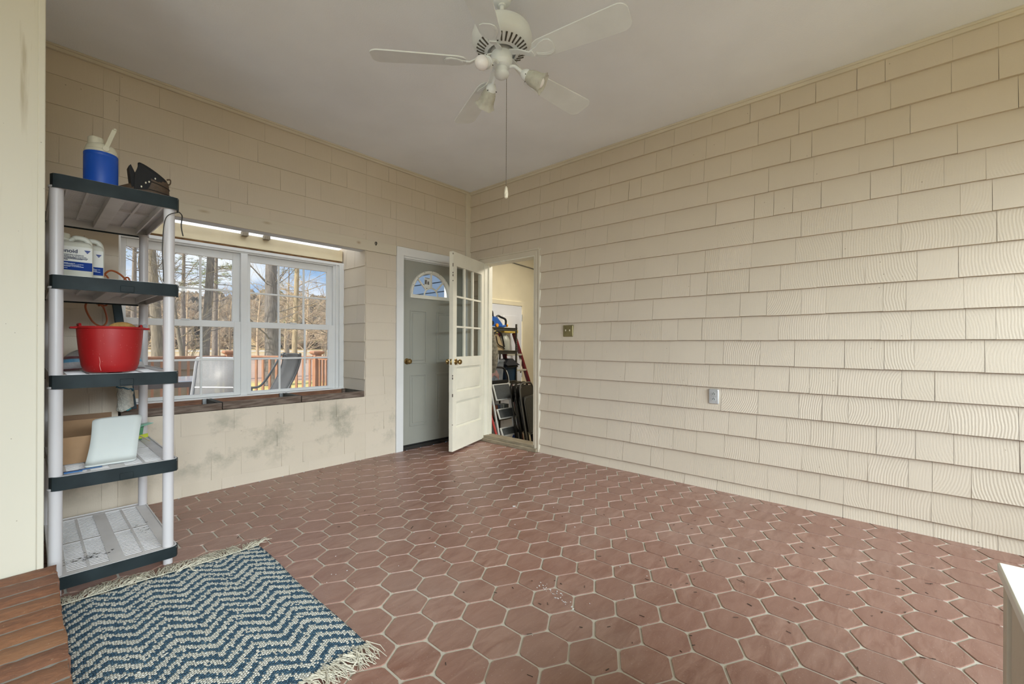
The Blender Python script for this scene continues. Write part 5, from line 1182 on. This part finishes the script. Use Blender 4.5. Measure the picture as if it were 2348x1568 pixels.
for (z0, z1) in ((.43, .632), (.215, .340), (.02, .125)):
    def Q(s_, z, d): return LP(s_, (z - GZ) / (.63 - GZ), d)
    f_ = MB(TK); t_o = [Q(.04, z0, .05), Q(.96, z0, .05), Q(.93, z1, .018), Q(.07, z1, .018)]; t_i = [p + fdir * -.018 for p in t_o]
    f_.loft([t_o, t_i]); fo = f_.build('tread_frame', M_LADW, sl, bevel=.005)
    g = .016
    i_o = [Q(.04 + .05, z0 + g, .0505), Q(.96 - .05, z0 + g, .0505), Q(.93 - .05, z1 - g * .8, .0225), Q(.07 + .05, z1 - g * .8, .0225)]
    MB(TK).loft([[p + fdir * .004 for p in i_o], [p - fdir * .004 for p in i_o]]).build('tread_mat', M_TREAD, fo)
m = MB(TK); m.tube([(.165, -.47, GZ), (.06, -.30, .31)], .014, 8); po = m.build('red_pole', mat('worn_red_paint', (.45, .04, .03), .45)); gtag(po, 'red pole leaning left of the step ladder', 'pole', loc=(.165, -.47, GZ))
m = MB(TK); m.tube([(.107, -.375, .04), (.100, -.364, .065)], .017, 8); m.build('metal_collar', M_STEEL, po)
m = MB(TK); m.tube([(.150, -.40, GZ), (.075, -.24, .42)], .010, 8); gtag(m.build('grey_pole', mat('grey_alu_pole', (.34, .35, .34), .4, metal=.4)), 'thin grey pole behind the red one', 'pole', loc=(.15, -.40, GZ))
# folding chairs leaning together
M_BLKM = mat('black_gloss_metal', (.018, .017, .016), .25, metal=.3); M_BLKS = mat('black_vinyl', (.012, .012, .012), .4); M_SEATC = mat('charcoal_vinyl', (.042, .045, .042), .55, var=.15, vs=50); M_STEELD = mat('grey_edge_metal', (.16, .16, .15), .3, metal=.6)
def folding_chair(back, label):
    u = Vector((.956, .29, 0)); n_ = Vector((.29, -.956, 0)); w_ = Vector((0, 0, 1)) - n_ * .17; o_ = Vector((.60, -.60, GZ)) - n_ * back
    t = gthing('folding_chair', label, 'chair', o_, 'black folding chairs inside the garage doorway')
    def C_(a, b, c_=0): return o_ + u * a + w_ * b + n_ * c_
    MB(TK).tube(bez([C_(-.215, 0), C_(-.215, .5), C_(-.210, .89), C_(-.16, 1.0), C_(0, 1.015), C_(.16, 1.0), C_(.21, .89), C_(.215, .5), C_(.215, 0)], 6), .011, 8).build('front_frame', M_STEELD if back == 0 else M_BLKM, t)
    MB(TK).tube(bez([C_(-.19, .02, -.045), C_(-.19, .45, -.03), C_(-.185, .62, -.02)], 4), .010, 8).tube(bez([C_(.19, .02, -.045), C_(.19, .45, -.03), C_(.185, .62, -.02)], 4), .010, 8).tube([C_(-.19, .12, -.04), C_(.19, .12, -.04)], .008, 6).tube([C_(-.19, .20, .0), C_(.19, .20, .0)], .008, 6).build('rear_frame', M_BLKM, t)
    MB(TK).loft([[C_(a, b, c_) for a, b in ((-.195, .79), (.195, .79), (.195, .93), (.155, .98), (-.155, .98), (-.195, .93))] for c_ in (.004, -.012)]).build('backrest', M_BLKS, t, bevel=.004)
    MB(TK).loft([[C_(a, b, c_) for a, b in ((-.165, .42), (.165, .42), (.18, .80), (.15, .845), (-.15, .845), (-.18, .80))] for c_ in (.035, .012)]).build('seat', M_SEATC, t, bevel=.006)
    MB(TK).tube([C_(a, b, .026) for a, b in ((-.17, .41), (.17, .41), (.187, .80), (.155, .852), (-.155, .852), (-.187, .80))], .006, 6, closed=True).build('seat_rim', M_STEELD, t)
    return t
folding_chair(0, 'black metal folding chair with charcoal seat, foremost inside the garage doorway')
folding_chair(.065, 'second black folding chair, only its rounded left edge showing behind the front one')
folding_chair(.125, 'rearmost black folding chair of the stack, next to the step ladder')
m = MB(TK); m.ball((.44, -.36, -.05), .04, 10, (1, 1, 2.2)); gtag(m.build('blue_cloth', mat('blue_cloth', (.02, .06, .22), .8)), 'bit of blue cloth between the step ladder and the folding chairs', 'cloth', loc=(.44, -.36, -.13))
m = MB(TK); m.box(.98, 1.10, -.42, -.30, GZ, -.08); gtag(m.build('yellow_box', mat('yellow_print_box', (.50, .42, .06), .6, c2=(.6, .6, .5), vs=22), bevel=.004), 'small yellow and white box on the garage floor behind the chairs', 'box', loc=(1.04, -.36, GZ))
# red fibreglass ladder
rl = gthing('red_ladder', 'tall red fibreglass ladder with yellow top leaning behind the rack', 'ladder', (1.0, -.05, GZ))
M_LRED = mat('red_fibreglass', (.13, .009, .014), .4, var=.12); M_ALU = mat('dull_aluminium', (.55, .53, .45), .4, metal=.3); M_YEL = mat('yellow_plastic', (.62, .45, .10), .5)
def rlp(s_, v): return Vector((.745, .19, 1.295)).lerp(Vector((.83, -.20, GZ)), v).lerp(Vector((1.035, .19, 1.295)).lerp(Vector((1.37, -.20, GZ)), v), s_)
for s_ in (0, 1):
    MB(TK).bar(rlp(s_, 0), rlp(s_, 1), .030, .060, up=(.2, 1, 0)).build('side_rail', M_LRED, rl, bevel=.003)
for v in (.185, .315, .445, .60, .76):
    MB(TK).bar(rlp(.03, v), rlp(.97, v), .08, .024, up=(0, 0, 1)).build('step', M_ALU, rl, bevel=.003)
MB(TK).obox(rlp(.5, -.012), (1, 0, 0), (0, 1, 0), (0, 0, 1), .17, .07, .022).build('top_cap', M_YEL, rl, bevel=.006)
MB(TK).bar(rlp(1.06, .18), rlp(.7, .34), .02, .006).build('spreader', M_ALU, rl)

# ------------------------------------------------------------------ outside: ground, hill, wing, deck, furniture, trees
def ground_mat():
    m, n, b = nodes_of('yard_ground'); t = N(n, 'ShaderNodeTexCoord'); s_ = n.nodes.new('ShaderNodeSeparateXYZ'); n.links.new(t.outputs['Object'], s_.inputs[0])
    z = N(n, 'ShaderNodeTexNoise'); z.inputs['Scale'].default_value = .8; z.inputs['Detail'].default_value = 8; n.links.new(t.outputs['Object'], z.inputs['Vector'])
    # distance from the house measured along the view of the bay
    dist = mth(n, 'ADD', mth(n, 'ADD', mth(n, 'MULTIPLY', s_.outputs[0], .62), mth(n, 'MULTIPLY', s_.outputs[1], .78)), mth(n, 'MULTIPLY', z.outputs['Fac'], 1.6))
    r = N(n, 'ShaderNodeValToRGB'); e = r.color_ramp.elements; e[0].position = 0; e[0].color = (.80, .64, .20, 1); e[1].position = 1; e[1].color = (.42, .28, .12, 1)
    for p, c in ((.082, (.80, .64, .20)), (.094, (.52, .34, .27)), (.30, (.60, .42, .33)), (.40, (.66, .50, .32)), (.55, (.55, .38, .16)), (.60, (.66, .62, .58)), (.66, (.66, .62, .58)), (.68, (.56, .40, .18))):
        q = e.new(p); q.color = (*c, 1)
    n.links.new(mth(n, 'DIVIDE', dist, 110.0), r.inputs[0])
    z2 = N(n, 'ShaderNodeTexNoise'); z2.inputs['Scale'].default_value = 9; z2.inputs['Detail'].default_value = 6; n.links.new(t.outputs['Object'], z2.inputs['Vector'])
    n.links.new(mix(n, mth(n, 'MULTIPLY', z2.outputs['Fac'], .45), r.outputs[0], (.20, .14, .08)), b.inputs['Base Color']); b.inputs['Roughness'].default_value = .95; return m
m = MB(); 
NX, NY = 40, 40
def gz(x, y):
    d = .62 * x + .78 * y
    return -.03 + (0 if d < 95 else 15 * min(1, (d - 95) / 90) ** .8) + (.03 * math.sin(x * .4) * math.sin(y * .3) if d > 9 else 0)
G = []
for j in range(NY + 1):
    yy = .52 + 230 * (j / NY) ** 1.7
    for i in range(NX + 1):
        u = 2 * i / NX - 1; xx = 5 + 190 * u * abs(u) ** .6; G.append((xx, yy, gz(xx, yy)))
m.add(G, [(j * (NX + 1) + i, j * (NX + 1) + i + 1, (j + 1) * (NX + 1) + i + 1, (j + 1) * (NX + 1) + i) for j in range(NY) for i in range(NX)])
m.add([(-60, -60, -.55), (60, -60, -.55), (60, .52, -.55), (-60, .52, -.55)], [(0, 1, 2, 3)])
struct(m.build('terrain', ground_mat(), smooth=0))
# distant wooded hill: bare crowns massed on the slope
def wood_mat():
    m, n, b = nodes_of('far_bare_wood'); t = N(n, 'ShaderNodeTexCoord'); z = N(n, 'ShaderNodeTexNoise'); z.inputs['Scale'].default_value = 1.0; z.inputs['Detail'].default_value = 10; z.inputs['Roughness'].default_value = .8; mq = N(n, 'ShaderNodeMapping'); mq.inputs['Scale'].default_value = (.9, .9, .35); n.links.new(t.outputs['Object'], mq.inputs['Vector']); n.links.new(mq.outputs[0], z.inputs['Vector']); bq = N(n, 'ShaderNodeBump'); bq.inputs['Strength'].default_value = 1; bq.inputs['Distance'].default_value = 1.5; n.links.new(z.outputs['Fac'], bq.inputs['Height']); n.links.new(bq.outputs[0], b.inputs['Normal'])
    r = N(n, 'ShaderNodeValToRGB'); e = r.color_ramp.elements; e[0].position = .40; e[0].color = (.30, .27, .19, 1); e[1].position = .60; e[1].color = (.68, .54, .40, 1); q = e.new(.5); q.color = (.44, .33, .24, 1)
    n.links.new(z.outputs['Fac'], r.inputs[0]); n.links.new(r.outputs[0], b.inputs['Base Color']); b.inputs['Roughness'].default_value = 1; return m
m = MB(); r3 = random.Random(41)
for k in range(760):
    x = r3.uniform(-20, 150); d = r3.uniform(88, 175); y = (d - .62 * x) / .78
    if y < 35: continue
    h_ = r3.uniform(3.5, 6.5) * (1 + (d - 88) / 300); z = gz(x, y)
    w_ = h_ * r3.uniform(.28, .45); n_ = 9; ph = r3.random() * 6
    m.loft([[(x + w_ * q * math.cos(a + ph) * (1 + .3 * math.sin(3 * a + k)), y + w_ * q * math.sin(a + ph), z + h_ * hh * (1 + .08 * math.sin(2 * a + k))) for a in [2 * PI * i / n_ for i in range(n_)]] for q, hh in ((.5, .0), (.9, .35), (1, .6), (.7, .88), (.2, 1.05))])
tag(m.build('distant_woods', wood_mat(), smooth=80), 'brown leafless woods covering the far hillside', 'woods', kind='stuff')

# blue-sided wing seen through the fanlight
def siding_mat():
    m, n, b = nodes_of('blue_siding'); t = N(n, 'ShaderNodeTexCoord'); z = N(n, 'ShaderNodeTexNoise'); z.inputs['Scale'].default_value = 3; n.links.new(t.outputs['Object'], z.inputs['Vector'])
    n.links.new(mix(n, z.outputs['Fac'], (.085, .13, .22), (.11, .16, .26)), b.inputs['Base Color']); b.inputs['Roughness'].default_value = .5; return m
m = MB(); m.box(.10, .2, .505, 2.3, 0, 3.2)
for i in range(24): zz = .02 + .13 * i; m.loft([[(.098 - d_, y, z) for d_, z in ((.018, zz), (.018, zz + .004), (.002, zz + .132), (0, zz))] for y in (.505, 2.3)])
m.box(-.25, .25, .45, 2.4, 3.12, 3.2)
struct(m.build('wall_wing', siding_mat(), smooth=0))
struct(MB().box(.04, .10, 2.28, 2.36, 0, 3.12).box(.06, .10, .50, .56, 0, 3.12).build('trim_10', M_WHITE, bevel=.003))

# deck
struct(MB().box(-6.5, .18, .57, 5.72, -.10, -.02).build('floor_deck', mat('deck_boards', (.24, .17, .13), .7, c2=(.32, .24, .19), vs=3, stretch=(1, 20, 1)), smooth=0))
def rail_post(p, label, cap=True):
    t = thing('railing_post', label, 'post', (p[0], p[1], -.02), 'deck railing posts'); x, y = p
    MB().box(x - .062, x + .062, y - .062, y + .062, -.02, .93).build('post_shaft', M_ORANGE, t, bevel=.004)
    MB().loft([[(x + a * w, y + c_ * w, z) for a, c_ in ((-1, -1), (1, -1), (1, 1), (-1, 1))] for w, z in ((.070, .925), (.098, .945), (.105, .975), (.095, .992), (.03, 1.002))]).build('post_cap', M_ORANGE, t, bevel=.004)
def railing(a, b, label, off=.07):
    a = Vector((*a, 0)); b = Vector((*b, 0)); d = (b - a).normalized(); L_ = (b - a).length; t = thing('deck_railing', label, 'railing', ((a + b) / 2) + Vector((0, 0, -.02)))
    a2 = a + d * off; b2 = b - d * off; Z_ = Vector((0, 0, 1))
    MB().bar(a2 + Z_ * .885, b2 + Z_ * .885, .09, .03).bar(a2 + Z_ * .855, b2 + Z_ * .855, .035, .05).build('top_rail', M_ORANGE, t, bevel=.003)
    MB().bar(a2 + Z_ * .09, b2 + Z_ * .09, .035, .07).build('bottom_rail', M_ORANGE, t, bevel=.003)
    n_ = int(L_ / .133)
    for i in range(n_): p = a2 + (b2 - a2) * ((i + .5) / n_); MB().bar(p + Z_ * .10, p + Z_ * .85, .036, .036, up=d).build('baluster', M_ORANGE, t)
P1, P2, P3 = (.089, 4.36), (-1.035, 5.603), (-3.6, 5.603)
rail_post(P1, 'orange-stained railing post at the deck corner beyond the right sash')
rail_post(P2, 'orange-stained railing post beyond the left sash, above the mesh chair')
rail_post(P3, 'orange-stained railing post farthest left, behind the shelf unit')
railing(P1, P2, 'orange-stained railing across the deck corner behind the dark sling chair')
railing(P2, P3, 'orange-stained railing along the deck edge behind the mesh chair')
railing((.089, 2.38), P1, 'orange-stained side railing running back towards the house')
# dark sling chair and grey mesh lounge chair
M_SLING = mat('charcoal_sling', (.060, .063, .072), .8, var=.1, vs=30); M_CHF = mat('charcoal_frame', (.045, .048, .055), .4, metal=.2)
def LPt(c, a, b, z): return Vector(c) + RV * a + FV * b + Vector((0, 0, z))
ch0 = (-1.255, 2.67, 0)
t = thing('sling_chair', 'dark grey sling patio chair seen from behind through the right sash', 'chair', (ch0[0], ch0[1], -.02))
def cp(a, b, z): return LPt(ch0, a, b, z)
rows = []
for u, b, z in ((0, -.10, .30), (.25, -.02, .50), (.5, .02, .70), (.75, .015, .86), (.93, -.03, .965), (1, -.06, .990)):
    l_ = -.066 + .18 * (z - .49) / .46 + .02 * math.sin(PI * u); rows.append([cp(l_, b, z), cp(l_ + .12, b + .015, z + (.012 if u == 1 else 0)), cp(l_ + .225, b, z)])
m = MB(); m.add([p for r in rows for p in r], [(i * 3 + j, i * 3 + j + 1, (i + 1) * 3 + j + 1, (i + 1) * 3 + j) for i in range(5) for j in range(2)]); m.build('sling', M_SLING, t, smooth=60, solid=.008, sub=1)
for k_, e in ((0, -.01), (2, .01)):
    pts = [r[k_] + RV * e for r in rows]
    if k_ == 2: pts += [cp(.385, -.08, .985)]
    MB().tube(bez([cp(-.20 if k_ == 0 else .02, -.1, -.015)] + pts, 4), .013, 8).build('side_tube', M_CHF, t)
MB().tube(bez([cp(.005, .25, .985), cp(-.035, .20, .965), cp(-.09, .12, .80), cp(-.14, .02, .64), cp(-.21, -.06, .525), cp(-.35, -.10, .515)], 6), .016, 8).tube([cp(-.30, -.08, .52), cp(-.30, -.08, -.015)], .013, 8).build('armrest', M_CHF, t)
MB().tube([cp(-.36, -.02, .34), cp(.12, -.10, .34)], .012, 8).tube([cp(.13, -.1, .34), cp(.2, .3, .34), cp(.2, .3, -.015)], .012, 8).build('seat_frame', M_CHF, t)
ml = (-2.17, 1.95, 0); t = thing('mesh_chair', 'pale grey mesh-backed patio chair standing close outside the left sash', 'chair', (ml[0], ml[1], -.02))
def mp_(a, b, z): return LPt(ml, a, b, z)
mm = bpy.data.materials.new('grey_open_mesh'); mm.use_nodes = True; n = mm.node_tree; b = n.nodes['Principled BSDF']; tcx = n.nodes.new('ShaderNodeTexCoord'); v = n.nodes.new('ShaderNodeTexNoise'); v.inputs['Scale'].default_value = 120; n.links.new(tcx.outputs['Object'], v.inputs['Vector'])
b.inputs['Base Color'].default_value = (.30, .31, .33, 1); b.inputs['Roughness'].default_value = .5; n.links.new(mth(n, 'ADD', .45, mth(n, 'MULTIPLY', v.outputs['Fac'], .5)), b.inputs['Alpha'])
m = MB(); m.loft([[mp_(a, b_ + .0, z), mp_(a, b_ + .006, z)] for a, b_, z in ((0, 0, 0),)]) if False else m.add([mp_(-.255, -.02, .44), mp_(.255, -.02, .44), mp_(.255, .02, .70), mp_(.25, .05, .935), mp_(-.235, .05, .945), mp_(-.25, .02, .70)], [(0, 1, 2, 5), (5, 2, 3, 4)]); m.build('mesh_back', mm, t, solid=.006)
MB().tube(bez([mp_(-.27, -.03, -.015), mp_(-.268, -.02, .44), mp_(-.262, .02, .70), mp_(-.25, .05, .93), mp_(-.20, .055, .955), mp_(.22, .055, .948), mp_(.265, .04, .90), mp_(.27, .02, .70), mp_(.27, -.02, .44), mp_(.27, -.03, -.015)], 5), .019, 8).tube([mp_(-.26, .01, .62), mp_(.27, .01, .62)], .010, 6).build('frame', mat('light_grey_frame', (.38, .39, .42), .35, metal=.3), t)
MB().loft([[mp_(a, b_, z) for a, b_ in ((-.26, 0), (.26, 0), (.26, .45), (-.26, .45))] for z in (.40, .43)]).build('seat', mm, t)
pt = thing('patio_table', 'brown slatted patio table with a glass top coloured pale as reflected sky outside the left sash', 'table', (-2.55, 3.2, -.02))
MB().box(-3.3, -1.98, 2.75, 3.75, .64, .655).build('table_top', mat('pale_glass_top', (.55, .62, .72), .08, var=.03), pt, bevel=.003)  # the sky's reflection is put into the pale blue base colour
M_TBL = mat('dark_brown_frame', (.065, .045, .045), .5)
MB().box(-3.32, -1.96, 2.72, 2.76, .58, .645).box(-3.32, -1.96, 3.74, 3.78, .58, .645).box(-2.0, -1.96, 2.72, 3.78, .58, .645).box(-3.32, -3.28, 2.72, 3.78, .58, .645).build('apron', M_TBL, pt, bevel=.003)
for x in (-3.26, -2.02):
    for y in (2.80, 3.70): MB().box(x - .035, x + .035, y - .035, y + .035, -.018, .60).build('leg', M_TBL, pt, bevel=.003)
m = MB(); m.box(-3.5, -1.25, 6.3, 6.7, -.03, .62).box(-3.5, -1.2, 6.25, 6.75, .62, .80); tag(m.build('timber_planter', mat('grey_timber', (.26, .22, .19), .8, var=.15), bevel=.01), 'long grey timber trough beyond the deck railing at left', 'planter', loc=(-2.4, 6.5, -.03))

# trees
def bark(name, c, c2): return mat(name, c, .9, c2=c2, vs=5, stretch=(6, 6, 1), bump=.6, bs=18)
M_BK1 = bark('dark_grey_bark', (.12, .105, .10), (.22, .195, .185)); M_BK2 = bark('tan_bark', (.30, .235, .15), (.46, .37, .25)); M_TW = bark('tan_twigs', (.42, .31, .20), (.58, .46, .32)); M_BK3 = bark('grey_brown_bark', (.16, .135, .11), (.27, .23, .19))
def tree(name, label, base, r0, h, lean, mt, mtw, seed, nb, z_lo, spread, blen, twigs=3, tw_r=.006, droop=0.0, group=None):
    r3 = random.Random(seed); base = Vector(base); base.z = gz(base.x, base.y) - .02 if (.62 * base.x + .78 * base.y) > 5 else -.03
    t = thing(name, label, 'tree', base, group)
    pts = []; n_ = 9
    for i in range(n_ + 1):
        u = i / n_; pts.append(base + Vector((lean[0] * u + .05 * h * .2 * math.sin(5 * u + seed), lean[1] * u, h * u)))
    rad = [r0 * (1.25 if i == 0 else 1 - .62 * i / n_) for i in range(n_ + 1)]
    MB().tube(pts, rad, 12).build('trunk', mt, t, smooth=60)
    br = MB(); tw = MB()
    for k in range(nb):
        u = r3.uniform(z_lo, .98); i = min(int(u * n_), n_ - 1); f = u * n_ - i; p = pts[i].lerp(pts[i + 1], f); rr_ = rad[i] * .15 * r3.uniform(.3, 1)
        an = r3.uniform(0, 2 * PI); d = Vector((math.cos(an), math.sin(an), r3.uniform(-.1, .8) * (1 - droop) - droop * .3)).normalized(); L_ = blen * r3.uniform(.5, 1.1) * (1.1 - u * .5); d.z += .25 * (1 - droop)
        P = [p]; q = p.copy(); dd = d.copy()
        for s_ in range(6):
            dd = (dd + Vector((r3.uniform(-.3, .3), r3.uniform(-.3, .3), r3.uniform(-.2, .28) - droop * .25))).normalized(); q = q + dd * L_ / 6; P.append(q.copy())
        br.tube(P, [rr_ * (1 - .8 * s_ / 6) + tw_r for s_ in range(7)], 5, cap=False)
        for s_ in range(1, 7):
            for e in range(twigs):
                d2 = (dd + Vector((r3.uniform(-1, 1), r3.uniform(-1, 1), r3.uniform(-.7, .8) - droop * .6)) * spread).normalized(); l2 = L_ * r3.uniform(.15, .4)
                a_ = P[s_]; b_ = a_ + d2 * l2 * .5 + Vector((r3.uniform(-.05, .05), r3.uniform(-.05, .05), .0)) * l2; c_ = b_ + (d2 + Vector((r3.uniform(-.5, .5), r3.uniform(-.5, .5), r3.uniform(-.3, .5) - droop * .8))) * l2 * .5
                tw.tube([a_, b_, c_], [tw_r, tw_r * .8, tw_r * .5], 3, cap=False)
    br.build('branches', mt, t, smooth=60); o = tw.build('twigs', mtw, t, smooth=0); o['kind'] = 'stuff'
    return t
def vp(px, Y): # a point on the ground at view distance Y in the direction of image column px
    return camo.location + FV * Y + RV * ((px - 1162.07) / 995.28 * Y)
tree('bare_tree', 'thick dark-trunked bare tree just beyond the deck, in the right sash\'s left panes', (.93, 8.98, 0), .185, 9.5, (.25, .25, 0), M_BK1, M_TW, 3, 40, .08, .9, 2.2, 3, .0028)
tree('bare_tree', 'tan sunlit bare tree in the middle panes of the right sash', (2.25, 10.6, 0), .09, 9, (-.10, .2, 0), M_BK2, M_TW, 5, 44, .14, 1.0, 2.2, 3, .0036)
tree('bare_tree', 'tangled tan-twigged tree in the rightmost panes of the right sash', (3.2, 10.2, 0), .10, 6.5, (.2, .3, 0), M_BK3, M_TW, 8, 54, .2, 1.2, 2.2, 4, .0045, droop=.35)
tree('bare_tree', 'dark straight tree in the right panes of the left sash', vp(470, 13.5), .135, 11, (.15, .1, 0), M_BK1, M_BK3, 12, 20, .12, .9, 2.2, 2, .004)
tree('bare_tree', 'broad grey-barked tree behind the shelf\'s back post', vp(353, 12.5), .15, 11, (-.2, .1, 0), M_BK3, M_BK3, 14, 18, .15, .9, 2.2, 2, .004)
tree('bare_tree', 'slender crooked tree low in the middle panes of the left sash', vp(440, 10.5), .055, 4.6, (-.75, .4, 0), M_BK3, M_BK3, 17, 24, .1, 1.0, 1.5, 3, .0045)
for i, (px, Y, r_, h_) in enumerate(((300, 30, .10, 5.6), (395, 36, .12, 6.5), (500, 40, .12, 6), (590, 34, .11, 5.4), (655, 38, .13, 6.5), (700, 26, .09, 4.4), (745, 34, .12, 5), (425, 28, .08, 4.6), (525, 30, .09, 4.2))):
    tree('bare_tree', ['pale spindly tree in the yard beyond the shelf\'s left posts', 'pale bare tree beyond the deck, left of the mesh chair', 'pale bare tree beyond the mesh chair\'s right corner', 'pale bare tree left of the thick dark trunk', 'pale bare tree between the thick dark trunk and the tan one', 'small pale tree just right of the tan trunk', 'pale bare tree above the railing\'s corner post', 'small pale tree right of the front right shelf post', 'small pale tree at the right edge of the left sash'][i], vp(px, Y), r_, h_, (.2, .1, 0), M_TW if i % 2 else M_BK2, M_TW, 50 + i, 26, .06, 1.1, 2.4, 3, .009, group='bare trees in the yard')
# pines
def pine(label, base, h, seed, z0, rad):
    r3 = random.Random(seed); base = Vector(base); base.z = gz(base.x, base.y) - .02; t = thing('pine_tree', label, 'tree', base, 'pine trees in the yard')
    MB().tube([base, base + Vector((.1, 0, h))], [.16, .03], 8).build('trunk', M_BK3, t, smooth=60)
    nd = MB(); br = MB()
    for k in range(34):
        u = r3.uniform(z0, 1); an = r3.uniform(0, 2 * PI); L_ = rad * (1.25 - u) * r3.uniform(.6, 1.1); p = base + Vector((.1 * u, 0, h * u)); q = p + Vector((math.cos(an), math.sin(an), r3.uniform(-.05, .25))) * L_
        br.tube([p, q], [.025, .008], 4, cap=False)
        for j in range(8):
            c = p.lerp(q, r3.uniform(.35, 1.05)) + Vector((r3.uniform(-.25, .25), r3.uniform(-.25, .25), r3.uniform(-.08, .18)))
            for e in range(9):
                d = Vector((r3.uniform(-1, 1), r3.uniform(-1, 1), r3.uniform(-.3, .9))).normalized() * r3.uniform(.14, .30); w = d.cross(Vector((r3.random(), r3.random(), r3.random()))).normalized() * .010
                nd.add([c - w, c + w, c + d], [(0, 1, 2)])
    br.build('branches', M_BK3, t, smooth=0); o = nd.build('needles', M_NDL, t, smooth=0); o['kind'] = 'stuff'
M_NDL = mat('pine_needles', (.16, .22, .08), .7, c2=(.34, .38, .20), vs=1.5)
pine('tall green pine beyond the shelf\'s back post', vp(305, 24), 12, 71, .3, 3.4)
pine('green pine behind the slender crooked tree in the left sash', vp(418, 27), 11, 72, .35, 3.2)
pine('green pine behind the dark straight tree', vp(492, 24), 8.6, 73, .45, 2.4)
pine('low green pine between the thick dark trunk and the tan one', vp(660, 45), 10, 74, .1, 3.0)
